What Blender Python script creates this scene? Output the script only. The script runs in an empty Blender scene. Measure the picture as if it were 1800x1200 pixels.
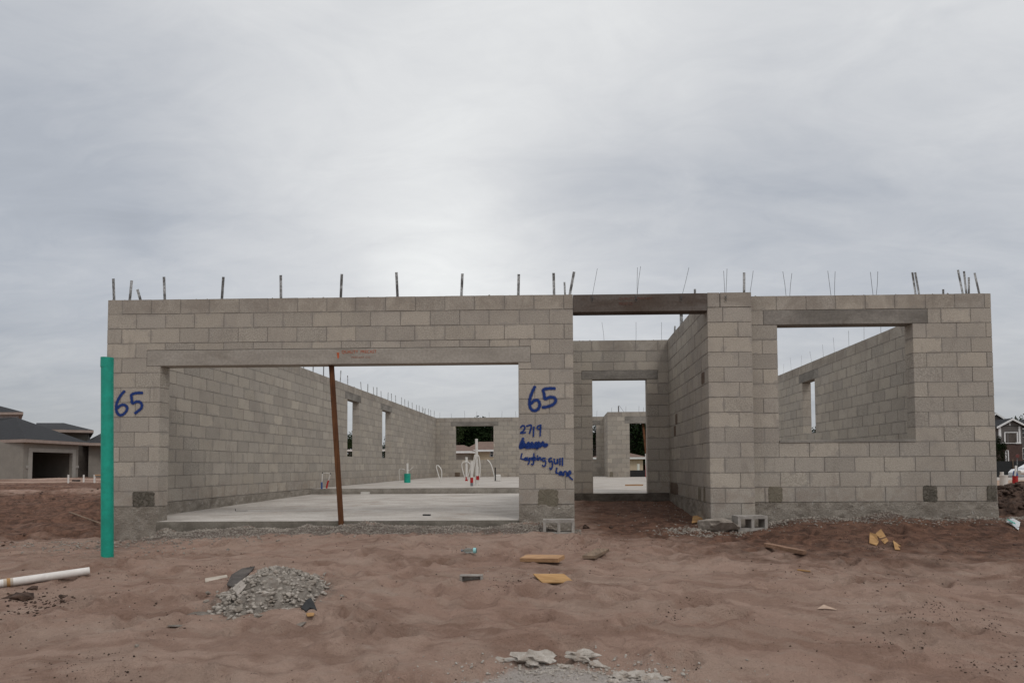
import bpy, bmesh, math, random
import numpy as np
from mathutils import Matrix, Vector
random.seed(7); rng = np.random.default_rng(7)
S = bpy.context.scene
COL = S.collection
R = math.radians
PI = math.pi
# ------------------------------------------------------------------ camera
FOC, PX, PY = 1074.02, 65.76, 176.33          # focal length and principal point offset in photograph pixels (1800 wide)
PITCH, YAW, ROLL = 0.0385, 0.0209, -0.0066
CAM = np.array([6.262, -8.236, 0.521])
def _inv(v):
    x, y, z = v
    c, s = math.cos(ROLL), math.sin(ROLL); x, z = c*x - s*z, s*x + c*z
    c, s = math.cos(PITCH), math.sin(PITCH); y, z = c*y - s*z, s*y + c*z
    c, s = math.cos(YAW), math.sin(YAW)
    return np.array([c*x - s*y, s*x + c*y, z])
RT, FW, UP = _inv((1, 0, 0)), _inv((0, 1, 0)), _inv((0, 0, 1))
cd = bpy.data.cameras.new('camera'); cam = bpy.data.objects.new('camera', cd); COL.objects.link(cam)
cd.sensor_width = 36; cd.lens = 36*FOC/1800; cd.shift_x = -PX/1800; cd.shift_y = PY/1800
cd.clip_start = 0.05; cd.clip_end = 3000
M = Matrix.Identity(4)
for i in range(3):
    M[i][0], M[i][1], M[i][2], M[i][3] = RT[i], UP[i], -FW[i], CAM[i]
cam.matrix_world = M
S.camera = cam
def ray(px, py): return RT*(px-900-PX)/FOC + FW + UP*(600+PY-py)/FOC
def aty(px, py, y): d = ray(px, py); return CAM + d*(y-CAM[1])/d[1]
def atx(px, py, x): d = ray(px, py); return CAM + d*(x-CAM[0])/d[0]
def atz(px, py, z): d = ray(px, py); return CAM + d*(z-CAM[2])/d[2]
# ------------------------------------------------------------------ sky, sun, exposure
SUN_EL, SUN_AZ = R(50), R(145)      # azimuth clockwise from +Y: high, a little behind the camera
W = bpy.data.worlds.new('World'); S.world = W; W.use_nodes = True
wn, wl = W.node_tree.nodes, W.node_tree.links; wn.clear()
def WN(t, **k):
    n = wn.new(t)
    for a, b in k.items(): setattr(n, a, b)
    return n
def wmath(op, a, b=None, c=None):
    n = WN('ShaderNodeMath', operation=op)
    for i, v in enumerate((a, b, c)):
        if v is None: continue
        if isinstance(v, (int, float)): n.inputs[i].default_value = v
        else: wl.new(v, n.inputs[i])
    return n.outputs[0]
tc = WN('ShaderNodeTexCoord'); nrm = WN('ShaderNodeVectorMath', operation='NORMALIZE'); wl.new(tc.outputs['Generated'], nrm.inputs[0])
sep = WN('ShaderNodeSeparateXYZ'); wl.new(nrm.outputs[0], sep.inputs[0])
zc = wmath('MAXIMUM', sep.outputs[2], 0.0); zd = wmath('ADD', zc, 0.22)
cx_, cy_ = wmath('DIVIDE', sep.outputs[0], zd), wmath('DIVIDE', sep.outputs[1], zd)
comb = WN('ShaderNodeCombineXYZ'); wl.new(cx_, comb.inputs[0]); wl.new(cy_, comb.inputs[1]); comb.inputs[2].default_value = 3.1
def wnoise(scale, detail, rough, dist, off=0.0, sy=1.0):
    mp = WN('ShaderNodeMapping'); mp.inputs['Location'].default_value = (off, off*.7, 0); mp.inputs['Scale'].default_value = (1, sy, 1)
    mp.inputs['Rotation'].default_value = (0, 0, 0.5)
    wl.new(comb.outputs[0], mp.inputs[0])
    n = WN('ShaderNodeTexNoise'); n.inputs['Scale'].default_value = scale; n.inputs['Detail'].default_value = detail
    n.inputs['Roughness'].default_value = rough; n.inputs['Distortion'].default_value = dist
    wl.new(mp.outputs[0], n.inputs[0]); return n.outputs['Fac']
def lobe(px, py, width):
    d = ray(px, py); d = d/np.linalg.norm(d)
    n = WN('ShaderNodeVectorMath', operation='DOT_PRODUCT'); wl.new(nrm.outputs[0], n.inputs[0]); n.inputs[1].default_value = tuple(d)
    a = wmath('SUBTRACT', n.outputs['Value'], 1.0); a = wmath('DIVIDE', a, width*width/2)
    return wmath('EXPONENT', a)
big = wnoise(0.9, 4, .5, .6, 1.3, 1.6); mid = wnoise(3.2, 7, .6, 1.0, 5.2, 1.8); fine = wnoise(11.0, 6, .62, .9, 9.1, 2.0)
val = wmath('MULTIPLY_ADD', wmath('SUBTRACT', big, .5), 0.34, 0.665)
val = wmath('MULTIPLY_ADD', wmath('SUBTRACT', mid, .5), 0.19, val)
val = wmath('MULTIPLY_ADD', wmath('SUBTRACT', fine, .5), 0.05, val)
for px, py, w, a in ((780, 430, .13, .16), (900, 470, .10, .03), (600, 60, .30, .05), (1000, 110, .25, .10), (560, 250, .2, .02), (1300, 300, .26, -.17),
                     (110, 180, .24, -.14), (30, 420, .22, -.15), (1790, 500, .26, -.10), (1000, 330, .12, -.05), (1650, 120, .2, .05), (1250, 60, .2, .06),
                     (700, 640, .14, .02), (240, 402, .035, -.07)):
    val = wmath('MULTIPLY_ADD', lobe(px, py, w), a, val)
ramp = WN('ShaderNodeValToRGB'); wl.new(val, ramp.inputs[0])
e = ramp.color_ramp.elements
e[0].position = .25; e[0].color = (.32, .345, .39, 1)
e[1].position = .95; e[1].color = (.90, .91, .90, 1)
for p, c in ((.45, (.43, .458, .505, 1)), (.60, (.575, .592, .62, 1)), (.75, (.715, .725, .735, 1))):
    n = ramp.color_ramp.elements.new(p); n.color = c
# horizon slightly dimmer, overcast sky brighter towards the zenith
mr = WN('ShaderNodeMapRange', interpolation_type='SMOOTHSTEP'); wl.new(sep.outputs[2], mr.inputs[0])
mr.inputs[1].default_value = 0.0; mr.inputs[2].default_value = 0.26; mr.inputs[3].default_value = .70; mr.inputs[4].default_value = 1.0
mr2 = WN('ShaderNodeMapRange', interpolation_type='SMOOTHSTEP'); wl.new(sep.outputs[2], mr2.inputs[0])
mr2.inputs[1].default_value = .60; mr2.inputs[2].default_value = 1.0; mr2.inputs[3].default_value = 1.0; mr2.inputs[4].default_value = 1.9
g = wmath('MULTIPLY', mr.outputs[0], mr2.outputs[0])
vm = WN('ShaderNodeVectorMath', operation='SCALE'); wl.new(ramp.outputs[0], vm.inputs[0]); wl.new(g, vm.inputs['Scale'])
sky = WN('ShaderNodeTexSky', sky_type='NISHITA', sun_disc=False); sky.sun_elevation = SUN_EL; sky.sun_rotation = SUN_AZ
b1 = WN('ShaderNodeBackground'); wl.new(sky.outputs[0], b1.inputs[0]); b1.inputs[1].default_value = 0.08
b2 = WN('ShaderNodeBackground'); wl.new(vm.outputs[0], b2.inputs[0]); b2.inputs[1].default_value = 1.07
mx = WN('ShaderNodeMixShader'); mx.inputs[0].default_value = .93
wl.new(b1.outputs[0], mx.inputs[1]); wl.new(b2.outputs[0], mx.inputs[2])
wo = WN('ShaderNodeOutputWorld'); wl.new(mx.outputs[0], wo.inputs[0])
sd = bpy.data.lights.new('sun', 'SUN'); sd.energy = 0.95; sd.angle = R(18); sd.color = (1, .97, .93)
sun = bpy.data.objects.new('sun', sd); COL.objects.link(sun)
dv = Vector((math.sin(SUN_AZ)*math.cos(SUN_EL), math.cos(SUN_AZ)*math.cos(SUN_EL), math.sin(SUN_EL)))
sun.rotation_euler = dv.to_track_quat('Z', 'Y').to_euler(); sun.location = dv*60
S.view_settings.view_transform = 'Standard'; S.view_settings.look = 'None'; S.view_settings.exposure = 0.0; S.view_settings.gamma = 1
# ------------------------------------------------------------------ helpers
ORG = {}
def tag(o, label=None, cat=None, group=None, kind=None):
    if label: o['label'] = label
    if cat: o['category'] = cat
    if group: o['group'] = group
    if kind: o['kind'] = kind
    return o
def thing(name, label, cat, loc=(0, 0, 0), group=None):
    o = bpy.data.objects.new(name, None); COL.objects.link(o); o.location = tuple(loc); o.empty_display_size = .2
    ORG[o.name] = np.array(loc, float)
    return tag(o, label, cat, group)
class MB:
    def __init__(s): s.v = []; s.f = []; s.uv = []; s.col = []; s.n = 0
    def add(s, v, f, uv=None, col=None):
        v = np.asarray(v, float).reshape(-1, 3)
        s.v.append(v); s.f += [tuple(int(i)+s.n for i in q) for q in f]; s.n += len(v)
        if uv is not None: s.uv += uv
        if col is not None: s.col += [col]*sum(len(q) for q in f)
        return s
    def box(s, a, b, **k):
        (x0, y0, z0), (x1, y1, z1) = a, b
        v = [(x0,y0,z0),(x1,y0,z0),(x1,y1,z0),(x0,y1,z0),(x0,y0,z1),(x1,y0,z1),(x1,y1,z1),(x0,y1,z1)]
        return s.add(v, [(0,3,2,1),(4,5,6,7),(0,1,5,4),(1,2,6,5),(2,3,7,6),(3,0,4,7)], **k)
    def obox(s, c, half, rot):        # oriented box, rot = 3x3
        v = np.array([(i, j, k) for k in (-1, 1) for j in (-1, 1) for i in (-1, 1)], float)*np.array(half)
        v = v @ np.asarray(rot).T + np.array(c)
        return s.add(v, [(0,2,3,1),(4,5,7,6),(0,1,5,4),(1,3,7,5),(3,2,6,7),(2,0,4,6)])
    def tube(s, pts, r, n=12, caps=True):
        pts = [np.array(p, float) for p in pts]; rr = r if isinstance(r, (list, tuple)) else [r]*len(pts)
        v = []; f = []
        ref = None
        for i, p in enumerate(pts):
            t = pts[min(i+1, len(pts)-1)] - pts[max(i-1, 0)]; t = t/np.linalg.norm(t)
            if ref is None: ref = np.array([0, 0, 1.]) if abs(t[2]) < .9 else np.array([1., 0, 0])
            a = np.cross(t, ref); a /= np.linalg.norm(a); b = np.cross(t, a); ref = -np.cross(t, a) if False else ref
            for k in range(n):
                th = 2*PI*k/n; v.append(p + rr[i]*(math.cos(th)*a + math.sin(th)*b))
        for i in range(len(pts)-1):
            for k in range(n):
                f.append((i*n+k, i*n+(k+1) % n, (i+1)*n+(k+1) % n, (i+1)*n+k))
        if caps: f.append(tuple(range(n))[::-1]); f.append(tuple((len(pts)-1)*n+k for k in range(n)))
        return s.add(v, f)
    def poly(s, pts, thick, up=(0, 0, 1)):    # prism from a planar outline
        up = np.array(up, float)*thick; n = len(pts)
        v = [np.array(p, float) for p in pts] + [np.array(p, float)+up for p in pts]
        f = [tuple(range(n))[::-1], tuple(range(n, 2*n))] + [(i, (i+1) % n, n+(i+1) % n, n+i) for i in range(n)]
        return s.add(v, f)
    def build(s, name, mat, parent=None, base=None, smooth=False, bevel=0):
        v = np.concatenate(s.v)
        if parent is not None: o0 = ORG[parent.name]
        else:
            o0 = np.array(base, float) if base is not None else np.array([(v[:,0].min()+v[:,0].max())/2, (v[:,1].min()+v[:,1].max())/2, v[:,2].min()])
        me = bpy.data.meshes.new(name); me.from_pydata((v-o0).tolist(), [], s.f); me.update()
        if s.uv:
            ul = me.uv_layers.new(name='UVMap'); ul.data.foreach_set('uv', np.array(s.uv, float).ravel())
        if s.col:
            ca = me.color_attributes.new('tint', 'FLOAT_COLOR', 'CORNER'); ca.data.foreach_set('color', np.array(s.col, float).ravel())
        me.materials.append(mat)
        if smooth: me.polygons.foreach_set('use_smooth', [True]*len(me.polygons))
        o = bpy.data.objects.new(name, me); COL.objects.link(o)
        if parent is not None: o.parent = parent
        else: o.location = tuple(o0)
        ORG[o.name] = o0
        if bevel:
            m = o.modifiers.new('bevel', 'BEVEL'); m.width = bevel; m.segments = 2; m.limit_method = 'ANGLE'
        return o
def rotz(a): c, s = math.cos(a), math.sin(a); return np.array([[c, -s, 0], [s, c, 0], [0, 0, 1]])
def rotx(a): c, s = math.cos(a), math.sin(a); return np.array([[1, 0, 0], [0, c, -s], [0, s, c]])
def roty(a): c, s = math.cos(a), math.sin(a); return np.array([[c, 0, s], [0, 1, 0], [-s, 0, c]])
# ------------------------------------------------------------------ materials
class Mat:
    def __init__(s, name, rough=.9, spec=.3):
        s.m = bpy.data.materials.new(name); s.m.use_nodes = True; s.t = s.m.node_tree; s.n = s.t.nodes; s.l = s.t.links
        s.p = s.n['Principled BSDF']; s.p.inputs['Roughness'].default_value = rough; s.p.inputs['Specular IOR Level'].default_value = spec
        s.co = s.n.new('ShaderNodeTexCoord')
    def put(s, v, sock):
        if isinstance(v, (int, float)): sock.default_value = v
        elif isinstance(v, tuple): sock.default_value = v if len(v) == 4 or sock.type == 'VECTOR' else (*v, 1)
        else: s.l.new(v, sock)
    def math(s, op, a, b=0.0, c=None, clamp=False):
        n = s.n.new('ShaderNodeMath'); n.operation = op; n.use_clamp = clamp
        s.put(a, n.inputs[0]); s.put(b, n.inputs[1])
        if c is not None: s.put(c, n.inputs[2])
        return n.outputs[0]
    def noise(s, scale, detail=4, rough=.55, dist=0, vec=None, stretch=None, loc=None):
        n = s.n.new('ShaderNodeTexNoise'); n.inputs['Scale'].default_value = scale; n.inputs['Detail'].default_value = detail
        n.inputs['Roughness'].default_value = rough; n.inputs['Distortion'].default_value = dist
        v = vec if vec is not None else s.co.outputs['Object']
        if stretch or loc:
            mp = s.n.new('ShaderNodeMapping'); mp.inputs['Scale'].default_value = stretch or (1, 1, 1); mp.inputs['Location'].default_value = loc or (0, 0, 0)
            s.l.new(v, mp.inputs[0]); v = mp.outputs[0]
        s.l.new(v, n.inputs['Vector']); return n.outputs['Fac']
    def vor(s, scale, out='Distance', feat='F1', vec=None):
        n = s.n.new('ShaderNodeTexVoronoi'); n.feature = feat; n.inputs['Scale'].default_value = scale
        s.l.new(vec if vec is not None else s.co.outputs['Object'], n.inputs['Vector']); return n.outputs[out]
    def rng(s, v, a, b, c=0., d=1.):
        n = s.n.new('ShaderNodeMapRange'); n.interpolation_type = 'SMOOTHSTEP'
        s.put(v, n.inputs[0])
        for i, q in enumerate((a, b, c, d)): n.inputs[i+1].default_value = q
        return n.outputs[0]
    def mix(s, fac, a, b, mode='MIX'):
        n = s.n.new('ShaderNodeMix'); n.data_type = 'RGBA'; n.blend_type = mode
        s.put(fac, n.inputs[0]); s.put(a, n.inputs[6]); s.put(b, n.inputs[7]); return n.outputs[2]
    def attr(s, name):
        n = s.n.new('ShaderNodeAttribute'); n.attribute_name = name; return n
    def color(s, v): s.put(v, s.p.inputs['Base Color']); return s
    def bump(s, h, strength=.5, dist=.01):
        n = s.n.new('ShaderNodeBump'); n.inputs['Strength'].default_value = strength; n.inputs['Distance'].default_value = dist
        s.put(h, n.inputs['Height']); s.l.new(n.outputs[0], s.p.inputs['Normal']); return s
def plain(name, col, rough=.7, var=.25, scale=6, bump=.2, spec=.3, bd=.004, metal=0):
    m = Mat(name, rough, spec)
    n = m.noise(scale, 6, .6); n2 = m.noise(scale*6, 3, .6)
    f = m.math('ADD', m.math('MULTIPLY', n, .7), m.math('MULTIPLY', n2, .3))
    lo = tuple(c*(1-var) for c in col); hi = tuple(min(1, c*(1+var)) for c in col)
    m.color(m.mix(m.rng(f, .3, .7), lo, hi)); m.bump(n2, bump, bd)
    m.p.inputs['Metallic'].default_value = metal
    return m.m
def mat_block():
    m = Mat('concrete_block', .95, .2)
    a = m.attr('tint'); sp = m.n.new('ShaderNodeSeparateColor'); m.l.new(a.outputs['Color'], sp.inputs[0])
    base = m.mix(sp.outputs[0], (.338, .304, .264), (.412, .364, .302))
    # lightness of each block
    val = m.math('MULTIPLY_ADD', sp.outputs[1], .26, .88)
    cn = m.n.new('ShaderNodeVectorMath'); cn.operation = 'SCALE'; m.l.new(base, cn.inputs[0]); m.l.new(val, cn.inputs['Scale']); base = cn.outputs[0]
    # split-face aggregate on some of the blocks
    fn = m.noise(52, 2, .65); grain = m.rng(fn, .38, .62)
    agg = m.mix(grain, (.10, .09, .08), (.42, .39, .34))
    base = m.mix(m.math('MULTIPLY', sp.outputs[2], .40), base, agg)
    base = m.mix(.30, base, m.mix(m.rng(m.noise(70, 3, .7), .3, .7), (.12, .105, .09), (.50, .45, .385)))
    # broad stains
    st = m.noise(1.7, 6, .6, .6); base = m.mix(m.rng(st, .45, .72, 0, .38), base, (.235, .205, .180))
    st2 = m.noise(3.3, 5, .65, .4, loc=(3, 7, 1), stretch=(1, 1, .5)); base = m.mix(m.rng(st2, .58, .75, 0, .45), base, (.205, .176, .152))
    # mortar smeared over the edges of the blocks
    uvn = m.n.new('ShaderNodeUVMap'); uvn.uv_map = 'UVMap'; su = m.n.new('ShaderNodeSeparateXYZ'); m.l.new(uvn.outputs[0], su.inputs[0])
    du = m.math('MULTIPLY', m.math('MINIMUM', su.outputs[0], m.math('SUBTRACT', 1., su.outputs[0])), .39)
    dvv = m.math('MULTIPLY', m.math('MINIMUM', su.outputs[1], m.math('SUBTRACT', 1., su.outputs[1])), .30)
    d = m.math('MINIMUM', du, dvv)
    wn_ = m.noise(7, 5, .65, .5); reach = m.rng(wn_, .42, .74, .0, .075)
    sm = m.math('SUBTRACT', reach, d); sm = m.rng(sm, -.004, .010)
    mort = m.mix(m.noise(30, 4, .6), (.20, .178, .156), (.36, .33, .295))
    base = m.mix(m.math('MULTIPLY', sm, .65), base, mort)
    # pale droppings of mortar
    sp2 = m.noise(11, 3, .7, 1.0, loc=(9, 2, 4)); base = m.mix(m.rng(sp2, .74, .80, 0, .6), base, (.50, .48, .45))
    so = m.n.new('ShaderNodeSeparateXYZ'); m.l.new(m.co.outputs['Object'], so.inputs[0]); sz_ = m.math('MULTIPLY', m.rng(so.outputs[2], .0, .45, 1., 0.), m.rng(m.noise(5, 5, .7, .5, loc=(4, 4, 4)), .38, .62)); base = m.mix(m.math('MULTIPLY', sz_, .35), base, (.20, .145, .11))
    tz = m.math('MULTIPLY', m.rng(so.outputs[2], 2.55, 2.72), m.rng(m.noise(2.6, 6, .7, .8, loc=(8, 8, 8)), .35, .62)); base = m.mix(m.math('MULTIPLY', tz, .5), base, (.19, .158, .132))
    dr = m.noise(4.5, 5, .65, .3, stretch=(2.2, 2.2, .35), loc=(6, 6, 6)); base = m.mix(m.rng(dr, .56, .72, 0, .35), base, (.20, .175, .15))
    m.color(base)
    hb = m.math('ADD', m.math('MULTIPLY', fn, .6), m.math('MULTIPLY', m.noise(35, 4, .6), .8)); m.bump(hb, .55, .006)
    return m.m
def mat_concrete(name, dark, light, stain, bump=.5, scale=3.0, stretch=None, bd=.006, pale=.0):
    m = Mat(name, .93, .25)
    n = m.noise(scale, 7, .62, .4, stretch=stretch); f2 = m.noise(scale*14, 4, .65)
    b = m.mix(m.rng(n, .32, .68), dark, light)
    b = m.mix(m.rng(m.noise(scale*.6, 6, .65, .8, loc=(4, 1, 2), stretch=stretch), .52, .72, 0, .7), b, stain)
    b = m.mix(m.math('MULTIPLY', m.rng(f2, .35, .65), .28), b, tuple(c*.45 for c in dark))
    if pale: b = m.mix(m.rng(m.noise(scale*3, 6, .75, 1.4, loc=(1, 5, 9)), .58, .70, 0, pale), b, (.52, .50, .47))
    m.color(b); m.bump(m.math('ADD', m.math('MULTIPLY', f2, .7), n), bump, bd)
    return m.m
def mat_wood(name, a, b, scale=9, axis=0, rough=.85):
    m = Mat(name, rough, .2); st = [1, 1, 1]; st = [6, 6, 6]; st[axis] = .5
    n = m.noise(scale*.6, 5, .6, .5, stretch=tuple(st)); n2 = m.noise(3, 4, .6)
    m.color(m.mix(m.rng(n2, .4, .75, 0, .6), m.mix(m.rng(n, .3, .7), a, b), tuple(c*.55 for c in a))); m.bump(n, .4, .003); return m.m
def mat_ground():
    m = Mat('sandy_soil', .97, .15)
    a = m.attr('mask'); sp = m.n.new('ShaderNodeSeparateColor'); m.l.new(a.outputs['Color'], sp.inputs[0])
    n1 = m.noise(.55, 6, .6, .5); n2 = m.noise(3.5, 6, .65, .4); n3 = m.noise(28, 5, .7); n4 = m.noise(120, 3, .7)
    sand = m.mix(m.rng(n1, .35, .65), (.366, .240, .184), (.425, .298, .234))
    sand = m.mix(m.rng(n2, .45, .75, 0, .5), sand, (.235, .148, .108))
    sk = m.noise(1.6, 6, .65, .8, stretch=(1, 2.6, 1), loc=(5, 1, 0)); sand = m.mix(m.rng(sk, .48, .70, 0, .55), sand, (.20, .122, .088))
    sk2 = m.noise(2.3, 6, .7, .8, stretch=(1, 2.2, 1), loc=(1, 8, 0)); sand = m.mix(m.rng(sk2, .55, .75, 0, .6), sand, (.42, .335, .275))
    dm = m.attr('damp'); sd_ = m.n.new('ShaderNodeSeparateColor'); m.l.new(dm.outputs['Color'], sd_.inputs[0]); sand = m.mix(m.rng(sd_.outputs[0], .5, .95, 0, .42), sand, (.205, .118, .084)); sand = m.mix(m.rng(sd_.outputs[1], .5, .95, 0, .35), sand, (.42, .315, .25))
    clay = m.mix(m.rng(m.noise(6, 7, .7, .8), .3, .7), (.050, .026, .018), (.215, .112, .074))
    cf = m.math('ADD', sp.outputs[0], m.math('MULTIPLY', m.math('SUBTRACT', n2, .5), .9))
    b = m.mix(m.math('MULTIPLY', m.rng(cf, .25, .85), .95), sand, clay)
    gv = m.mix(m.rng(m.vor(55, 'Distance'), .05, .45), (.34, .31, .275), (.13, .11, .095))
    gf = m.math('ADD', sp.outputs[1], m.math('MULTIPLY', m.math('SUBTRACT', m.noise(9, 6, .7), .5), 1.0))
    b = m.mix(m.math('MULTIPLY', m.rng(gf, .35, .75), .85), b, gv)
    pale = m.mix(n3, (.40, .36, .33), (.58, .55, .51))
    pf = m.math('ADD', sp.outputs[2], m.math('MULTIPLY', m.math('SUBTRACT', m.noise(7, 7, .75, 1.0), .5), 1.2))
    b = m.mix(m.math('MULTIPLY', m.rng(pf, .4, .8), .8), b, pale)
    spk = m.rng(m.noise(42, 4, .75, loc=(2, 2, 2)), .63, .70, 0, .75); b = m.mix(spk, b, (.07, .045, .035))
    b = m.mix(m.math('MULTIPLY', m.rng(n4, .3, .7), .16), b, (.08, .055, .045))
    m.color(b)
    h = m.math('ADD', m.math('MULTIPLY', n3, .75), m.math('MULTIPLY', n4, .40)); h = m.math('MULTIPLY_ADD', m.noise(9, 6, .65, .6), 1.2, h)
    m.bump(h, 1.0, .045)
    return m.m
MT = {}
MT['block'] = mat_block()
MT['mortar'] = mat_concrete('mortar', (.215, .193, .167), (.30, .272, .24), (.175, .154, .13), .6, 5)
MT['lintel'] = mat_concrete('precast_concrete', (.295, .265, .230), (.375, .342, .300), (.235, .205, .172), .3, 2.2, (.5, 1, 1.5))
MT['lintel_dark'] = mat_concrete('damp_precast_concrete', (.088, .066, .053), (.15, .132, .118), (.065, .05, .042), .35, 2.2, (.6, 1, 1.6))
MT['lintel_mid'] = mat_concrete('weathered_precast_concrete', (.165, .150, .132), (.29, .265, .235), (.125, .105, .086), .35, 2.2, (.6, 1, 1.6))
MT['stem'] = mat_concrete('rough_poured_concrete', (.245, .212, .175), (.355, .315, .267), (.165, .135, .108), 1., 5, (1, 1, 1.4), .03, .8)
MT['stem_dark'] = mat_concrete('dark_poured_concrete', (.085, .070, .056), (.15, .128, .106), (.075, .052, .038), .9, 4, (1, 1, 1.4), .012)  # darker tone of the poured concrete, for the stem below the entry back wall
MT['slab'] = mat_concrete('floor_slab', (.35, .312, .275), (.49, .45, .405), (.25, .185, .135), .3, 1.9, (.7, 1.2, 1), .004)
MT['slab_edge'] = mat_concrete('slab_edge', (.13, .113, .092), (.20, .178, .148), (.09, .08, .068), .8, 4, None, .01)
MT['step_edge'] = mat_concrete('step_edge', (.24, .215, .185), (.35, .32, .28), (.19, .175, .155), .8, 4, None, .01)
MT['patch'] = mat_concrete('wet_grout', (.145, .125, .092), (.20, .174, .132), (.12, .10, .075), .5, 5)
MT['grout_rough'] = mat_concrete('crumbly_grout', (.10, .087, .068), (.22, .195, .16), (.07, .058, .045), 1.0, 22, None, .02)
MT['rust_block'] = mat_concrete('stained_block', (.12, .085, .062), (.16, .118, .088), (.10, .068, .048), .4, 5)
MT['ground'] = mat_ground()
_m = Mat('galvanised_steel', .5, .5); _g = _m.noise(4.5, 3, .6, loc=(1, 1, 1)); _m.color(_m.mix(_m.rng(_m.noise(34, 3, .7), .40, .60), _m.mix(_m.rng(_g, .42, .58), (.05, .047, .043), (.20, .20, .195)), _m.mix(_m.rng(_g, .42, .58), (.12, .115, .11), (.42, .43, .43)))); MT['strap'] = _m.m
MT['wire'] = plain('dark_steel_wire', (.10, .10, .10), .5, .3, 30, .1, .4, .001, .6)
MT['rebar'] = plain('rusty_rebar', (.10, .055, .035), .8, .4, 30, .5, .3)
MT['paint_orange'] = plain('orange_stencil', (.42, .10, .04), .8, .4, 40, .1)
MT['paint_orange2'] = plain('faded_orange_stencil', (.30, .12, .075), .8, .3, 40, .1)
MT['paint_red_dim'] = plain('dull_red_stencil', (.135, .055, .038), .8, .3, 40, .1)
MT['ink'] = plain('black_stencil', (.05, .045, .04), .8, .3)
MT['pvc_green'] = plain('green_sewer_pipe', (.008, .285, .205), .5, .22, 3.5, .05, .35)
MT['pvc_white'] = plain('white_pvc', (.62, .58, .54), .5, .12, 9, .1, .4)
MT['pvc_clean'] = plain('clean_white_pvc', (.60, .575, .54), .5, .06, 9, .05, .4)
MT['red'] = plain('red_tape', (.38, .02, .02), .6, .2)
MT['blue'] = plain('blue_pipe', (.05, .09, .25), .6, .2)
MT['greypipe'] = plain('grey_pipe', (.17, .18, .20), .6, .2)
MT['black'] = plain('black_plastic', (.018, .018, .018), .6, .3)
MT['post'] = mat_wood('rust_stained_timber', (.075, .030, .014), (.135, .058, .024), axis=2)
MT['wood_new'] = mat_wood('fresh_timber', (.33, .19, .10), (.46, .28, .155), axis=0)
MT['wood_grey'] = mat_wood('muddy_timber', (.16, .115, .08), (.26, .185, .13), axis=1)
MT['wood_red'] = mat_wood('damp_timber', (.17, .095, .06), (.30, .19, .13), axis=0)
MT['ply'] = mat_wood('yellow_plywood', (.30, .165, .065), (.45, .27, .12), axis=0)
MT['ply_pale'] = plain('pale_board', (.40, .34, .28), .8, .2)
MT['cmu'] = mat_concrete('loose_block', (.27, .245, .22), (.40, .37, .335), (.22, .20, .18), .8, 9, None, .008)
MT['rubble'] = mat_concrete('crushed_concrete', (.21, .180, .150), (.36, .315, .268), (.155, .125, .10), .9, 7, None, .012)
MT['rubble_pale2'] = mat_concrete('dusty_concrete_chips', (.27, .236, .20), (.44, .395, .345), (.24, .19, .15), .9, 9, None, .01)
MT['rubble_pale'] = mat_concrete('pale_concrete_lump', (.36, .315, .27), (.55, .50, .445), (.30, .23, .18), .9, 11, None, .014)
MT['slate'] = mat_concrete('dark_shard', (.06, .052, .047), (.12, .105, .094), (.035, .03, .028), .5, 8)
MT['clod'] = mat_concrete('dark_soil_clod', (.045, .028, .021), (.12, .075, .055), (.03, .02, .016), 1., 14, None, .01)
MT['stucco'] = plain('grey_stucco', (.225, .205, .178), .95, .10, 1.2, .3)
MT['trim'] = plain('stucco_trim', (.30, .28, .25), .9, .1, 2)
MT['shingle'] = plain('dark_shingles', (.022, .022, .024), .9, .25, 3, .3)
MT['fascia'] = plain('pinkish_fascia', (.30, .235, .20), .8, .15, 2)
MT['wrap'] = plain('white_house_wrap', (.48, .48, .50), .7, .15, 2)
MT['dark'] = plain('dark_interior', (.085, .072, .062), .9, .3, 1)
MT['glass'] = plain('dark_glass', (.02, .025, .03), .1, .1, 3, 0, .5)
MT['white'] = plain('white_trim', (.66, .66, .65), .7, .08, 3)
MT['siding'] = plain('grey_siding', (.115, .105, .10), .85, .08, 2)
MT['brick'] = plain('brown_brick', (.075, .048, .04), .9, .3, 6)
MT['beige'] = plain('beige_render', (.46, .385, .275), .9, .06, 1)
MT['roof_brown'] = plain('brown_shingles', (.15, .098, .075), .9, .2, 2)
MT['carpaint'] = plain('white_car_paint', (.70, .70, .70), .25, .03, 2, 0, .5)
MT['lawn'] = plain('lawn_grass', (.12, .16, .045), .95, .25, 2, .6)
MT['leaf'] = plain('dark_foliage', (.012, .020, .008), 1, .55, .35, 0, .02)
MT['leaf2'] = plain('olive_foliage', (.022, .032, .012), 1, .5, .35, 0, .02)
MT['bark'] = plain('tree_bark', (.07, .055, .045), .95, .3, 4)
MT['card'] = plain('dusty_card', (.40, .29, .22), .9, .15)
MT['formboard'] = mat_wood('form_board', (.25, .155, .085), (.34, .22, .13), axis=0)
def mat_spray():
    m = Mat('blue_spray_paint', .7, .2); m.color(m.mix(m.noise(25, 3, .6), (.006, .020, .12), (.012, .048, .21)))
    uvn = m.n.new('ShaderNodeUVMap'); uvn.uv_map = 'UVMap'; su = m.n.new('ShaderNodeSeparateXYZ'); m.l.new(uvn.outputs[0], su.inputs[0])
    d = m.math('ABSOLUTE', m.math('MULTIPLY_ADD', su.outputs[1], 2., -1.))
    d = m.math('ADD', d, m.math('MULTIPLY', m.math('SUBTRACT', m.noise(120, 2, .6), .5), .35))
    m.l.new(m.rng(d, .30, 1.02, .95, 0.), m.p.inputs['Alpha']); return m.m
MT['spray'] = mat_spray()
def mat_clear():
    m = Mat('clear_plastic', .15, .5); m.color((.30, .33, .30)); m.p.inputs['Transmission Weight'].default_value = .7; m.p.inputs['Alpha'].default_value = .75; return m.m
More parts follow.
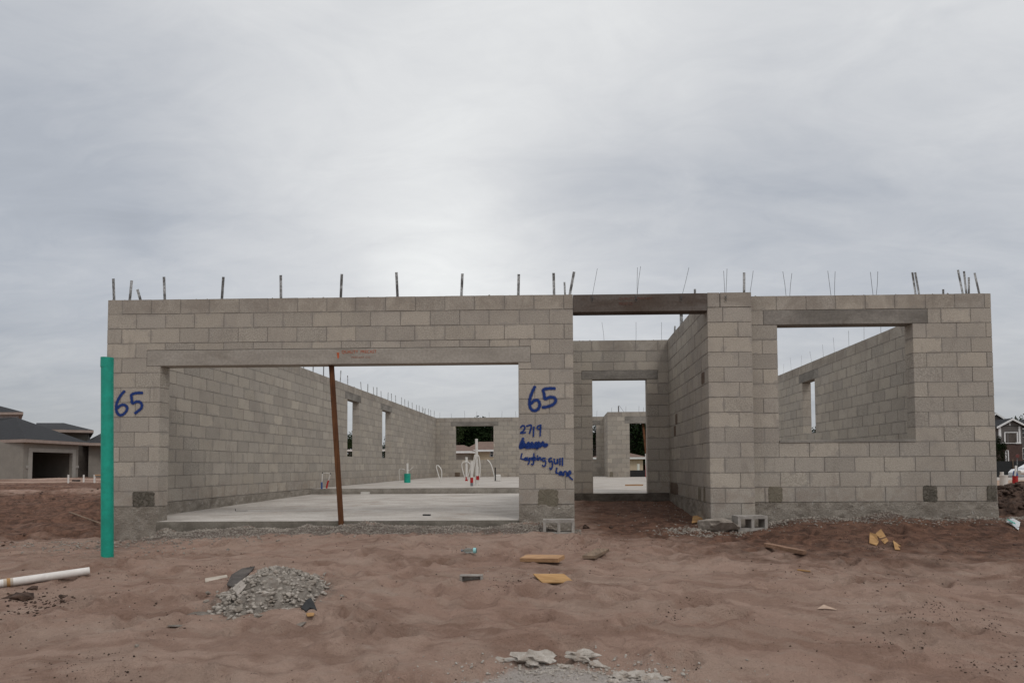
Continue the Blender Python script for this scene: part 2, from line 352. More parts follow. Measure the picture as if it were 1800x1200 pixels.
MT['clear'] = mat_clear()
# ------------------------------------------------------------------ terrain
class VN:                       # value noise
    def __init__(s, seed, n=256): r = np.random.default_rng(seed); s.g = r.random((n, n)); s.n = n
    def __call__(s, x, y):
        xi = np.floor(x).astype(int); yi = np.floor(y).astype(int); fx = x-xi; fy = y-yi
        fx = fx*fx*(3-2*fx); fy = fy*fy*(3-2*fy); g = s.g; n = s.n
        a = g[xi % n, yi % n]; b = g[(xi+1) % n, yi % n]; c = g[xi % n, (yi+1) % n]; d = g[(xi+1) % n, (yi+1) % n]
        return (a*(1-fx)+b*fx)*(1-fy) + (c*(1-fx)+d*fx)*fy - .5
vn = [VN(i+11) for i in range(8)]
def fbm(x, y, f, o, k=0, gain=.5):
    r = 0; a = 1
    for i in range(o): r = r + a*vn[(k+i) % 8](x*f+17.3*i, y*f-9.1*i); f *= 2.03; a *= gain
    return r
def ss(x, a, b): t = np.clip((x-a)/(b-a), 0, 1); return t*t*(3-2*t)
def gs(x, y, cx, cy, rx, ry): return np.exp(-(((x-cx)/rx)**2+((y-cy)/ry)**2))
PD = np.array([-60, -5, 0, 2, 3.4, 4, 5, 6, 7.0, 8.2, 9.5, 14, 3000]); PZ = np.array([-1.2, -1.2, -1.1, -.95, -.70, -.595, -.475, -.41, -.345, -.34, -.40, -.5, -.5])
_r = np.random.default_rng(5)
DENTS = [(x, y, _r.uniform(.05, .13), _r.uniform(.06, .16), _r.uniform(0, PI), _r.uniform(.02, .055)) for x, y in zip(_r.uniform(-1, 13, 520), _r.uniform(-7.2, -.5, 520))]
def height(x, y, fine=True):
    x = np.asarray(x, float); y = np.asarray(y, float); d = y - CAM[1]
    z = np.interp(d, PD, PZ)
    z = z + .12*ss(x, 8.6, 9.4)*ss(d, 7.1, 8.1)*(1-ss(x, 12.3, 13.5))*(1-ss(y, 1, 3))         # bank along the right wall
    z = z + ss(x, 6.3, 6.6)*(1-ss(x, 8.1, 8.3))*np.clip(y, 0, 3.2)/3.1*.20*(y > 0)*(y < 3.4)*ss(z*0+1, 0, 1)
    z = np.where((x > 6.3) & (x < 8.4) & (y > 0) & (y < 3.4), -.34+.2*np.clip(y, 0, 3.1)/3.1, z)
    z = z - .10*(1-ss(x, .6, 1.8))*ss(d, 6.6, 8.2)*(1-ss(d, 11, 16))                           # lower by the left pier
    z = z + .05*gs(x, y, 2.2, -2.40, 1.5, .35) - .10*gs(x, y, 2.0, -1.45, 1.5, .45)           # sand ridge hiding the pipe foot
    z = z - .30*gs(x, y, -3.2, 2.5, 2.6, 2.6) + .12*gs(x, y, -4.0, 7.0, 5, 1.0) - .12*gs(x, y, -6, 10.5, 8, 1.2) + .1*gs(x, y, -8, 15, 9, 1.5)
    z = z + .14*ss(-x, 25, 42)*ss(y, 30, 45)
    near = 1/(1+(np.maximum(d, 0)/14)**2)
    z = z + .05*np.exp(-((y+.12)/.22)**2)*ss(x, .75, .95)*(1-ss(x, 5.9, 6.3))
    z = z + .07*gs(x, y, 6.30, -4.95, .45, .26)+.05*gs(x, y, 6.80, -5.1, .35, .2)
    z = z + .10*np.maximum(0, fbm(x, y*.3, 1.7, 4, 5, .6)+.06)*np.exp(-((y-.05)/.28)**2)*ss(x, -.5, .2)*(1-ss(x, 12.2, 13)) + .11*gs(x, y, .86, -.05, .17, .22) + .03*gs(x, y, 7.75, -.1, .4, .3)
    out = 1-(x > -.1)*(x < 12.3)*(y > .3)*1.0
    z = z + .055*fbm(x, y, .7, 3, 0)*ss(d, 1, 3)*np.where(y < -.5, 1, .5)
    left = (1-ss(x, -1.2, .0))*ss(y, -1, 1.5)
    z = z + left*(.30*fbm(x*.6, y, 1.3, 5, 2, .66)*near**.3 + .16*fbm(x*.10, y, .9, 4, 6, .55)*ss(y, 4, 7))
    z = z - .5*ss(x, 20, 26)*ss(y, 12, 18)
    if fine:
        rip = np.abs(fbm(x*1.0+y*.35, y*1.9-x*.35, 1.5, 3, 3))        # soft wind and foot marks
        z = z + (.046*(rip-.12)+.036*fbm(x, y, 5, 3, 5)+.012*fbm(x, y, 14, 3, 1)-.03*np.maximum(0, .10-np.abs(fbm(x*.7+y*.9, y-x*.3, 2.4, 3, 6)))*(1+0*x))*near*ss(d, .5, 2)
        w_ = y+.32*np.sqrt((x-3.6)**2+.6)
        z = z + (.020*fbm(x*.9, w_*2.6, 2.3, 4, 2, .62)-.040*np.maximum(0, .09-np.abs(fbm(x*.9, w_*2.2, 2.2, 3, 6))))*near*ss(d, .5, 2)*(y < .2)
        for cx, cy, a, b, t, dep in DENTS:
            c, s_ = math.cos(t), math.sin(t)
            m = (np.abs(x-cx) < .4) & (np.abs(y-cy) < .4)
            if np.any(m):
                u = ((x-cx)*c+(y-cy)*s_)/a; v = (-(x-cx)*s_+(y-cy)*c)/b; q = u*u+v*v
                z = z + m*(-dep*np.exp(-q**2)+dep*.5*np.exp(-((np.sqrt(q)-1.45)/.35)**2))
    return z
def hz(x, y): return float(height(np.array([x]), np.array([y]))[0])
def ong(px, py, lift=0.0):                # where a picture ray meets the ground
    d = ray(px, py); t0 = 1.0; t = np.linspace(1.5, 90, 1200) if py < 960 else np.linspace(1.5, 14, 900)
    P_ = CAM[None, :]+d[None, :]*t[:, None]; g_ = height(P_[:, 0], P_[:, 1], False)+lift
    k = int(np.argmax(P_[:, 2] < g_)); t1 = t[max(k, 1)]
    p = CAM+d*t1; return np.array([p[0], p[1], hz(p[0], p[1])])
def axis(a, b, step, lo, hi, gr=1.18):
    c = list(np.arange(a, b+step/2, step)); s = step; v = c[0]; L = []
    while v > lo: s *= gr; v -= s; L.append(v)
    s = step; v = c[-1]; H = []
    while v < hi: s *= gr; v += s; H.append(v)
    return np.array(L[::-1]+c+H)
gx = axis(-2.6, 15.2, .025, -1500, 1500, 1.06); gy = np.concatenate([axis(-5.6, .5, .024, -40, 1.0, 1.12), np.arange(1.3, 22, .16)]); 
v, s_ = gy[-1], .16
ext = []
while v < 1800: s_ *= 1.09; v += s_; ext.append(v)
gy = np.unique(np.concatenate([gy, ext]))
GX, GY = np.meshgrid(gx, gy, indexing='ij'); GZ = height(GX, GY)
inside = (GX > .05) & (GX < 12.1) & (GY > .3) & (GY < 21.2) & ~((GX > 6.2) & (GX < 8.5) & (GY < 3.3)); GZ = np.where(inside, -.55, GZ)
nx, ny = len(gx), len(gy)
idx = np.arange(nx*ny).reshape(nx, ny)
faces = np.stack([idx[:-1, :-1], idx[1:, :-1], idx[1:, 1:], idx[:-1, 1:]], -1).reshape(-1, 4)
me = bpy.data.meshes.new('ground'); me.vertices.add(nx*ny)
me.vertices.foreach_set('co', np.stack([GX, GY, GZ], -1).reshape(-1))
me.loops.add(faces.size); me.loops.foreach_set('vertex_index', faces.reshape(-1))
me.polygons.add(len(faces)); me.polygons.foreach_set('loop_start', np.arange(0, faces.size, 4)); me.polygons.foreach_set('loop_total', np.full(len(faces), 4))
me.polygons.foreach_set('use_smooth', np.ones(len(faces), bool)); me.update()
X_, Y_ = GX, GY; D_ = GY-CAM[1]
clay = .56*ss(X_, 6.0, 9.2)*ss(D_, 3.6, 7.2)*(1-ss(D_, 12, 14)) + .50*ss(D_, 6.8, 8.2)*ss(X_, 6.2, 7)*(1-ss(X_, 12.5, 14)) + .28*ss(D_, 4.5, 7)*ss(X_, 1.5, 3) - .02
lf = (1-ss(X_, -1.0, .5))*ss(Y_, 1, 4)
clay = clay + lf*(.36+.60*ss(Y_, 4, 6)) + .45*(1-ss(X_, -1.4, .2))*ss(Y_, -1.2, .2)*(1-ss(Y_, 4, 6)) + 1.1*lf*fbm(X_*.07+3, Y_*.7, .55, 3, 4)*ss(Y_, 4, 8) - lf*.5*ss(Y_, 28, 36) + .35*ss(Y_, 22, 30)*(X_ > 0)
gravel = .85*np.exp(-((Y_+.30)/.28)**2)*(ss(X_, .6, 1.0)*(1-ss(X_, 6.3, 6.6))) + .62*np.exp(-((Y_+.05)/.30)**2)*ss(X_, 8.2, 8.6)*(1-ss(X_, 12.2, 12.6)) + .5*np.exp(-((Y_+.9)/.5)**2)*gs(X_, Y_*0, 0.9, 0, 1.0, 1)
gravel = gravel + .40*gs(X_, Y_, 12.6, -2.6, 1.6, .35) + .2*gs(X_, Y_-.5*(X_+2), -1.5, -1.0, 2.2, .35)
rp = ong(478, 1040); gravel = gravel + .8*gs(X_, Y_, rp[0], rp[1], .62, .55)
pl = ong(985, 1190); pale = .95*gs(X_, Y_, pl[0]-.05, pl[1]+.02, .38, .28)+.85*gs(X_, Y_, pl[0]+.45, pl[1]-.10, .36, .17) + .42*gs(X_, Y_, pl[0]-.45, pl[1]-.05, .35, .16)
ca = me.color_attributes.new('mask', 'FLOAT_COLOR', 'POINT')
ca.data.foreach_set('color', np.stack([np.clip(clay, 0, 1), np.clip(gravel, 0, 1), np.clip(pale, 0, 1), np.ones_like(clay)], -1).reshape(-1))
W_ = Y_+.32*np.sqrt((X_-3.6)**2+.6)+.05*fbm(X_, Y_, 2, 3, 1)
damp = np.clip(.5+1.5*fbm(X_*.9+4, W_*2.4, 1.9, 5, 4, .68), 0, 1); dust = np.clip(.5+1.5*fbm(X_*.9+9, W_*2.6, 2.4, 5, 7, .68), 0, 1)
cb = me.color_attributes.new('damp', 'FLOAT_COLOR', 'POINT')
cb.data.foreach_set('color', np.stack([damp, dust, damp*0, np.ones_like(clay)], -1).reshape(-1))
me.materials.append(MT['ground'])
gnd = bpy.data.objects.new('ground', me); COL.objects.link(gnd); tag(gnd, kind='structure')
# ------------------------------------------------------------------ block walls
CH, BL = .2032, .4064
def blocks(mb, ax, off, th, s0, s1, z0, z1, bond=0.0, cut=()):
    """one course of blocks; ax 0: wall runs along X with its front at Y=off; ax 1: wall runs along Y with its left face at X=off"""
    js = [s0]
    k = math.ceil((s0+.07-bond)/BL)
    while bond+k*BL < s1-.07: js.append(bond+k*BL+random.gauss(0, .004)); k += 1
    for c in cut:
        if s0+.05 < c < s1-.05: js.append(c)
    js = sorted(js+[s1])
    for a, b in zip(js[:-1], js[1:]):
        if b-a < .03: continue
        g = random.uniform(.0036, .0062); g2 = random.uniform(.0040, .0062)
        ga = 0.0 if a == s0 else g; gb = 0.0 if b == s1 else g
        o1, o2 = [max(-.002, min(.0014, random.gauss(0, .0013))) for _ in (0, 1)]
        za, zb = z0+g2*.8, z1-g2*.8
        t = random.random(); spk = .9 if random.random() < .10 else (0.45 if random.random() < .2 else 0)
        col = (min(1, max(0, random.gauss(.45, .33))), min(1, max(0, random.gauss(.5, .27))), spk, 1)
        tw = max(-.001, min(.001, random.gauss(0, .0008)))
        A, B = a+ga, b-gb
        if ax == 0: v = [(A, off+o1, za), (B, off+o1+tw, za), (B, off+th-o2, za), (A, off+th-o2, za)]
        else: v = [(off+th-o2, A, za), (off+th-o2, B, za), (off+o1, B, za), (off+o1+tw, A, za)]
        v = [(p[0], p[1], za+random.gauss(0, .0009)) for p in v]+[(p[0], p[1], zb+random.gauss(0, .0009)) for p in v]
        f = [(0,3,2,1),(4,5,6,7),(0,1,5,4),(1,2,6,5),(2,3,7,6),(3,0,4,7)]
        L = (b-a)/BL; q = [(.5-L/2, 0), (.5+L/2, 0), (.5+L/2, 1), (.5-L/2, 1)] if L > .6 else [(0, 0), (1, 0), (1, 1), (0, 1)]
        e_ = [(.25, 0), (.75, 0), (.75, 1), (.25, 1)]
        uv = [(.5, .5)]*8 + q + e_ + q + e_
        mb.add(v, f, uv=uv, col=col)
def wall(parent, ax, off, S0, S1, openings=(), th=.2, rows=14, z0=0.0, phase=0, lintels=(), name='block_wall', cutz=None, skip=(), extra=()):
    """openings: (s0,s1,z0,z1); lintels: (s0,s1,z0,z1,material) precast beams that take the place of blocks"""
    mb = MB(); core = MB()
    zs = [z0+i*CH for i in range(rows+1)]
    if cutz: zs = sorted(set(zs) | set(cutz))
    ex = [tuple(o) for o in openings]+[l[:4] for l in lintels]+list(skip)
    for za, zb in zip(zs[:-1], zs[1:]):
        if zb-za < .02: continue
        zm = (za+zb)/2; iv = [(S0, S1)]
        for (a, b, c, d) in ex:
            if c < zm < d:
                n = []
                for (p, q) in iv:
                    if b <= p or a >= q: n.append((p, q)); continue
                    if a > p+.01: n.append((p, a))
                    if b < q-.01: n.append((b, q))
                iv = n
        k = round((za-z0)/CH)
        for (p, q) in iv:
            blocks(mb, ax, off, th, p, q, za, zb, bond=S0+(BL/2 if (k+phase) % 2 else 0))
            e = .004; a0, a1 = p+(e), q-(e)
            if ax == 0: core.box((a0, off+e, za), (a1, off+th-e, zb+(0 if zb < zs[-1]-.001 else -.004)))
            else: core.box((off+e, a0, za), (off+th-e, a1, zb+(0 if zb < zs[-1]-.001 else -.004)))
    for (p, q, za, zb) in extra:
        blocks(mb, ax, off, th, p, q, za, zb, bond=S0)
        e = .004
        if ax == 0: core.box((p+e, off+e, za), (q-e, off+th-e, zb))
        else: core.box((off+e, p+e, za), (off+th-e, q-e, zb))
    o = mb.build(name, MT['block'], parent)
    core.build('mortar', MT['mortar'], o)
    for (a, b, c, d, mt) in lintels:
        l = MB(); n = 14
        if ax == 0: l.box((a+.004, off-.002, c), (b-.004, off+th+.002, d-.004))
        else: l.box((off-.002, a+.004, c), (off+th+.002, b-.004, d-.004))
        l.build('lintel', MT[mt], o, bevel=.006)
    return o
def stem(parent, ax, off, S0, S1, z0, z1, th=.2, mat='stem', amp=.010, name='stem_wall'):
    bm = bmesh.new(); nx_ = max(2, int((S1-S0)/.06)); nz_ = max(2, int((z1-z0)/.05))
    mb = MB(); v = []; f = []
    for side in (0, 1):
        for i in range(nx_+1):
            for j in range(nz_+1):
                s = S0+(S1-S0)*i/nx_; z = z0+(z1-z0)*j/nz_
                w = off-(.006) if side == 0 else off+th+.006
                if 0 < j < nz_+1: w += (fbm(np.array([s*1.0+off*3]), np.array([z]), 9, 3, 1)[0]*amp*2)*(1 if side else -1)
                v.append((s, w, z) if ax == 0 else (w, s, z))
    n1 = (nx_+1)*(nz_+1)
    for side in (0, 1):
        for i in range(nx_):
            for j in range(nz_):
                a = side*n1+i*(nz_+1)+j; q = (a, a+nz_+1, a+nz_+2, a+1); f.append(q if (side == 0) == (ax == 0) else q[::-1])
    for i in range(nx_):
        a = i*(nz_+1)+nz_; f.append((a, a+nz_+1, n1+a+nz_+1, n1+a))
    for i in (0, nx_):
        for j in range(nz_):
            a = i*(nz_+1)+j; f.append((a, a+1, n1+a+1, n1+a))
    mb.add(v, f); bm.free()
    return mb.build(name, MT[mat], parent)
house = thing('block_house_shell', 'roofless house shell of grey concrete blocks with 65 sprayed twice in blue', 'unfinished house', (6.1, 0, 0))
H = 14*CH
LZ0, LZ1 = 1.92, 2.137
garage = wall(house, 0, 0.0, 0.0, 6.42, openings=[(.75, 5.675, -1, LZ0)], lintels=[(.556, 5.845, LZ0, LZ1, 'lintel')], skip=[(.556, 5.845, 9*CH+.001, 11*CH-.001)], extra=[(.556, .75, 9*CH, LZ0), (5.675, 5.845, 9*CH, LZ0), (.556, 5.845, LZ1, 11*CH)], phase=0, name='garage_front_wall')
pillar = wall(house, 0, 0.0, 8.24, 8.83, lintels=[], rows=13, phase=1, name='entry_pillar')
# entry beam spans from the garage wall to the pillar and carries on over the pillar
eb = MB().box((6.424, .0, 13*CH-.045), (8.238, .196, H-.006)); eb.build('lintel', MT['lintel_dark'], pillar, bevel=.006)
eb = MB(); blocks(eb, 0, 0.0, .2, 8.242, 8.83, 13*CH, H, bond=8.0); eb.build('block_cap', MT['block'], pillar)
rw = wall(house, 0, .2, 8.83, 12.16, openings=[(9.24, 11.09, 4*CH, 12*CH)], lintels=[(9.05, 11.30, 12*CH, 13*CH, 'lintel_mid')], phase=1, name='bedroom_front_wall')
MB().box((9.243, .192, 4*CH-.004), (11.087, .408, 4*CH+.030)).build('sill', MT['lintel_mid'], rw, bevel=.004)
er = wall(house, 1, 8.24, .2, 3.1, phase=0, name='entry_side_wall')
ebk = wall(house, 0, 3.1, 6.42, 8.44, openings=[(6.83, 7.84, -1, 10.4*CH)], lintels=[(6.63, 8.05, 10.4*CH, 11.2*CH, 'lintel_mid')], skip=[(6.63, 8.05, 10*CH+.001, 12*CH-.001)], extra=[(6.63, 6.83, 10*CH, 10.4*CH), (7.84, 8.05, 10*CH, 10.4*CH), (6.63, 8.05, 11.2*CH, 12*CH)], phase=1, name='entry_back_wall')
gr = wall(house, 1, 6.22, .2, 3.3, phase=0, name='garage_side_wall')
lw = wall(house, 1, 0.0, .2, 21.0, openings=[(8.87, 9.85, 4*CH, 12*CH), (12.21, 13.25, 4*CH, 12*CH)],
          lintels=[(8.68, 10.05, 12*CH, 13*CH, 'lintel_mid'), (12.03, 13.42, 12*CH, 13*CH, 'lintel_mid')], phase=0, name='left_side_wall')
rs = wall(house, 1, 11.96, .4, 18.5, openings=[(5.60, 6.31, 6*CH, 12*CH)], lintels=[(5.40, 6.52, 12*CH, 13*CH, 'lintel_mid')], phase=1, name='right_side_wall')
bw = wall(house, 0, 21.0, 0.0, 8.45, openings=[(1.13, 2.97, 4*CH, 12*CH), (6.2, 7.9, 4*CH, 12*CH)],
          lintels=[(.91, 3.2, 12*CH, 13*CH, 'lintel_mid'), (6.0, 8.1, 12*CH, 13*CH, 'lintel_mid')], phase=0, name='rear_wall')
pr_ = wall(house, 1, 8.25, 18.7, 21.0, phase=1, name='porch_return_wall')
pw = wall(house, 0, 18.5, 8.25, 12.16, openings=[(9.21, 11.3, -1, 11.5*CH)], lintels=[(9.0, 11.5, 11.5*CH, 13*CH, 'lintel_mid')], skip=[(9.0, 11.5, 11*CH+.001, 13*CH-.001)], extra=[(9.0, 9.21, 11*CH, 11.5*CH), (11.3, 11.5, 11*CH, 11.5*CH)], phase=0, name='porch_wall')
# foundations
stem(house, 0, 0, 0.0, .75, -.7, -.004, name='stem_wall'); stem(house, 0, 0, 5.675, 6.42, -.7, -.004)
wall(house, 0, 0.0, 8.24, 8.83, rows=3, z0=-3*CH-.001, phase=0, name='pillar_base'); stem(house, 0, .2, 8.83, 12.165, -.7, -.004)
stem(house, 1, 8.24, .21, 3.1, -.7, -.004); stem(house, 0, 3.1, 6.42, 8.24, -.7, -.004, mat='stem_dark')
stem(house, 1, 0, .21, 21.2, -.9, -.004, mat='stem'); stem(house, 1, 11.96, .41, 18.7, -.9, -.004)
stem(house, 0, 21.0, .2, 8.45, -.9, -.004)
stem(house, 1, 6.22, .21, 3.3, -.7, -.004)
# slabs
sl = MB()
v = [(.206, -.03, -.205), (6.21, -.03, -.205), (6.21, 6.4, -.135), (.206, 6.4, -.135)]
sl.poly([(p[0], p[1], -.5) for p in v], 1e-6); sl = MB()
sl.add([(p[0], p[1], -.6) for p in v]+v, [(0,3,2,1),(4,5,6,7),(1,2,6,5),(2,3,7,6),(3,0,4,7)])
# clip the slab to the opening at the front: body starts behind the wall, a tongue fills the doorway
sl = MB()
sl.add([(.206, .206, -.6), (6.21, .206, -.6), (6.21, 6.4, -.6), (.206, 6.4, -.6), (.206, .206, -.203), (6.21, .206, -.203), (6.21, 6.4, -.135), (.206, 6.4, -.135)], [(0,3,2,1),(4,5,6,7),(0,1,5,4),(1,2,6,5),(2,3,7,6),(3,0,4,7)])
sl.add([(.757, -.03, -.22), (5.668, -.03, -.22), (5.668, .206, -.22), (.757, .206, -.22), (.757, -.03, -.205), (5.668, -.03, -.205), (5.668, .206, -.203), (.757, .206, -.203)], [(4,5,6,7),(0,1,5,4),(1,2,6,5),(3,0,4,7)])
gslab = sl.build('garage_slab', MT['slab'], house)
n = 120; v = []; f = []
for i in range(n+1):
    x = .757+(5.668-.757)*i/n
    for j, z in enumerate((-.60, -.33, -.30, -.26, -.215)):
        v.append((x, -.034-.012*(j in (1, 2, 3))*(1+fbm(np.array([x]), np.array([z]), 8, 3, 2)[0]), z+(0 if j < 4 else .008)))
for i in range(n):
    for j in range(4): a = i*5+j; f.append((a, a+5, a+6, a+1))
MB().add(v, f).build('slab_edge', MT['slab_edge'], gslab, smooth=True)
hs = MB(); hs.box((.206, 6.4, -.6), (6.21, 20.99, 0.0)); hs.box((6.21, 3.306, -.6), (8.24, 20.99, -.0)); hs.box((8.24, 3.306, -.6), (11.95, 18.49, -.0)); hs.box((8.46, .41, -.6), (11.95, 3.306, 0)); hs.box((6.836, 3.125, -.3), (7.834, 3.306, -.002))
hslab = hs.build('house_slab', MT['slab'], house)
n = 160; v = []; f = []
for i in range(n+1):
    x = .206+(6.21-.206)*i/n
    for j, z in enumerate((-.16, -.12, -.08, -.04, -.006)):
        v.append((x, 6.392-.014*(j > 0)*(1+1.5*fbm(np.array([x]), np.array([z]), 6, 4, 2)[0]), z))
for i in range(n):
    for j in range(4): a = i*5+j; f.append((a, a+5, a+6, a+1))
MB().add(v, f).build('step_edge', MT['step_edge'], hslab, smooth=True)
# grout patches in the bottom course
def patch(parent, c0, c1, y, mat='patch', axis_='y', n=44, amp=.006, dome=.007):
    (x0, z0), (x1, z1) = c0, c1; cx, cz, hx, hz_ = (x0+x1)/2, (z0+z1)/2, (x1-x0)/2, (z1-z0)/2
    v = []; rings = [1, .97, .88, .6, .3]
    for ri, r in enumerate(rings):
        for k in range(n):
            t = 2*PI*k/n; p = 9
            rr = (abs(math.cos(t))**p+abs(math.sin(t))**p)**(-1/p)
            j = 1+random.uniform(-1, 1)*amp/min(hx, hz_)
            a, b = cx+hx*rr*math.cos(t)*r*j, cz+hz_*rr*math.sin(t)*r*j
            off = y-(-.004 if ri == 0 else dome*(1+.3*random.uniform(-1, 1)))
            v.append((a, off, b) if axis_ == 'y' else (off, a, b))
    f = []
    for ri in range(len(rings)-1):
        for k in range(n): f.append((ri*n+k, ri*n+(k+1) % n, (ri+1)*n+(k+1) % n, (ri+1)*n+k))
    f.append(tuple(range((len(rings)-1)*n, len(rings)*n)))
    return MB().add(v, f).build('grout_patch', MT[mat], parent, smooth=False)
patch(garage, (.40, -.005), (.70, .20), 0, 'grout_rough'); patch(garage, (5.93, -.03), (6.20, .20), 0, 'patch', amp=.008)
patch(garage, (.03, -.005), (.12, .20), 0, 'grout_rough')
patch(rw, (9.075, .0), (9.265, .215), .2, 'patch'); patch(rw, (11.165, -.005), (11.355, .215), .2, 'grout_rough'); patch(rw, (12.02, -.005), (12.15, .215), .2, 'grout_rough', amp=.004)
patch(er, (.55, .0), (.72, .2), 8.24, 'patch', 'x'); patch(er, (.30, .0), (.38, .19), 8.24, 'patch', 'x'); patch(er, (2.3, .0), (3.0, .2), 8.24, 'rust_block', 'x', amp=.004)
patch(er, (2.25, 1.22), (2.45, 1.40), 8.24, 'rust_block', 'x', amp=.001, dome=.003); patch(er, (2.42, 1.02), (2.60, 1.20), 8.24, 'rust_block', 'x', amp=.001, dome=.003); patch(er, (.22, 1.64), (.42, 1.81), 8.24, 'rust_block', 'x', amp=.001, dome=.003)
patch(bw, (1.1, .02), (1.35, .22), 21.0, 'rust_block', amp=.004); patch(pw, (8.33, .0), (8.47, .23), 18.5, 'patch', amp=.004)
# mortar crumbs along the wall tops
def crumbs(parent, ax, off, S0, S1, n, th=.2):
    mb = MB()
    for i in range(n):
        s = random.uniform(S0, S1); w = off+random.uniform(.01, th-.01); r = random.uniform(.006, .018)
        p = (s, w, H+r*.1) if ax == 0 else (w, s, H+r*.1)
        a = np.array([(1,0,0),(-1,0,0),(0,1,0),(0,-1,0),(0,0,.7),(0,0,-.5)])*r*np.random.default_rng(i).uniform(.6, 1.4, (6, 1))
        mb.add(a+np.array(p), [(0,2,4),(2,1,4),(1,3,4),(3,0,4),(2,0,5),(1,2,5),(3,1,5),(0,3,5)])
    tag(mb.build('mortar_crumbs', MT['mortar'], parent), kind='stuff')
crumbs(garage, 0, 0, 0, 6.4, 90); crumbs(rw, 0, .2, 8.83, 12.1, 50); crumbs(lw, 1, 0, .3, 20, 120); crumbs(rs, 1, 11.96, .5, 18, 90); crumbs(ebk, 0, 3.1, 6.5, 8.2, 20)
# ------------------------------------------------------------------ straps and wires on the wall tops
def strap(parent, base, top, w=.034, face='y'):
    base, top = np.array(base), np.array(top); t = top-base; L = np.linalg.norm(t); t /= L
    wd = np.array([1., 0, 0]) if face == 'y' else np.array([.35, .94, 0]); wd = wd-t*wd.dot(t); wd /= np.linalg.norm(wd); nn = np.cross(t, wd)
    mb = MB(); b0 = base-t*.12
    mb.obox((b0+top)/2, (w*.5, .0016, (L+L*.12)/2), np.stack([wd, nn, t], 1))
    return mb.build('metal_strap', MT['strap'], parent)
def wire(parent, base, top, r=.0028):
    base, top = np.array(base), np.array(top); m_ = (base+top)/2+np.array([random.uniform(-.006, .006), 0, 0]); b0 = base-(top-base)*.25
    return MB().tube([b0, base, m_, top], r, 6).build('tie_wire', MT['wire'], parent)
def toppx(px0, px1, pyt, y):       # base at the wall top, upper end in the same plane
    b = aty(px0, 520, y); b[2] = H-.005; t = aty(px1, pyt, y); b[0] = aty(px0, 520, y)[0]; return b, t
for a, b, c in ((201,199,485),(228,232,488),(248,240,503),(290,288,482),(297,297,521),(390,393,482),(494,493.5,479),(599,601,477),(699,696.5,474),(811,813,476),(911,912,477),(974,973,475),(1001,1010,473)):
    strap(garage, *toppx(a, b, c, .09), w=.036)
strap(gr, *toppx(995, 992, 493, 1.3), w=.03)
for a, b, c in ((1041,1050,472),(1120,1126,468),(1120,1120.5,470),(1199,1211,470),(1274,1272,476),(1276,1278,472),(1318,1324,476)): wire(pillar, *toppx(a, b, c, .1))
strap(pillar, *toppx(1308, 1308, 474, .1))
for a, b, c in ((1382,1376,477),(1388,1392,480),(1461,1455,476),(1467,1468,477),(1535,1530,478),(1540,1543,477)): wire(rw, *toppx(a, b, c, .3))
for a, b, c in ((1610,1603,474),(1616,1608,474),(1658,1658,502),(1693,1683,470),(1699,1694,472),(1703,1703,482),(1722,1712,475)): strap(rw, *toppx(a, b, c, .3), w=.028)
def sidestrap(parent, x, bx, by, tx, ty, w=.032):
    b = atx(bx, by, x); y = b[1]; b[2] = H-.005; t = aty(tx, ty, y); return strap(parent, b, t, w, 'x')
for a in (95, 210, 337): sidestrap(lw, .1, 520+a/6.923, 640+(20+a*.36)/6.923, 520+a/6.923+.5, 640+(20+a*.36-170)/6.923)
for a, b, c, d in ((540,210,550,60),(632,245,630,120),(712,275,712,250),(797,315,788,200),(875,328,877,225),(948,365,943,260),(987,380,987,265),(1040,400,1035,310),(1120,430,1125,330),(1165,445,1162,342),(1217,465,1212,365),(1285,490,1288,390),(1327,505,1325,412),(1370,520,1368,432),(1418,540,1415,455),(1467,555,1470,482),(1503,570,1500,490),(1542,595,1540,508),(1568,600,1553,525),(1573,600,1577,525),(1615,610,1615,530),(1642,625,1642,545),(1683,640,1685,555)):
    sidestrap(lw, .1, 520+a/6.923, 640+b/6.923, 520+c/6.923, 640+d/6.923)
for a, b, c, d in ((93,518,98,420),(170,490,157,358),(264,448,266,337),(366,405,343,297),(478,360,467,232),(583,322,570,165),(721,262,718,97),(866,205,866,55),(1027,135,1027,-35)):
    sidestrap(rs, 12.06, 1360+a/5.456, 560+b/5.456, 1360+c/5.456, 560+d/5.456)
for y, dx, h, w in ((2.98, .02, .27, .03), (2.3, .0, .44, .055), (1.2, .0, .43, .034)): strap(er, (8.34, y, H-.005), (8.34+dx, y, H+h), w, 'y')
for a, b in ((1062,1058),(1118,1118),(1163,1163)): wire(ebk, np.array([aty(a, 598, 3.2)[0], 3.2, H]), aty(b, 566, 3.2))
for a, h in ((773,.25),(794,.22),(817,.34),(838,.3),(860,.25),(882,.3),(907,.3),(1049,.3)): x = aty(a, 730, 21.1)[0]; wire(bw, (x, 21.1, H), (x+random.uniform(-.03, .03), 21.1, H+h), .005)
strap(pw, (8.75, 18.6, H), (8.75, 18.6, H+.32), .05)
for a, h in ((1075,.2),(1100,.25),(1123,.25),(1131,.2)): x = aty(a, 722, 18.6)[0]; wire(pw, (x, 18.6, H), (x+.01, 18.6, H+h), .005)
wire(pw, (8.98, 18.6, H), (8.77, 18.6, H+.3), .006)
for x in (7.8, 6.75, 6.98, 7.75): pass
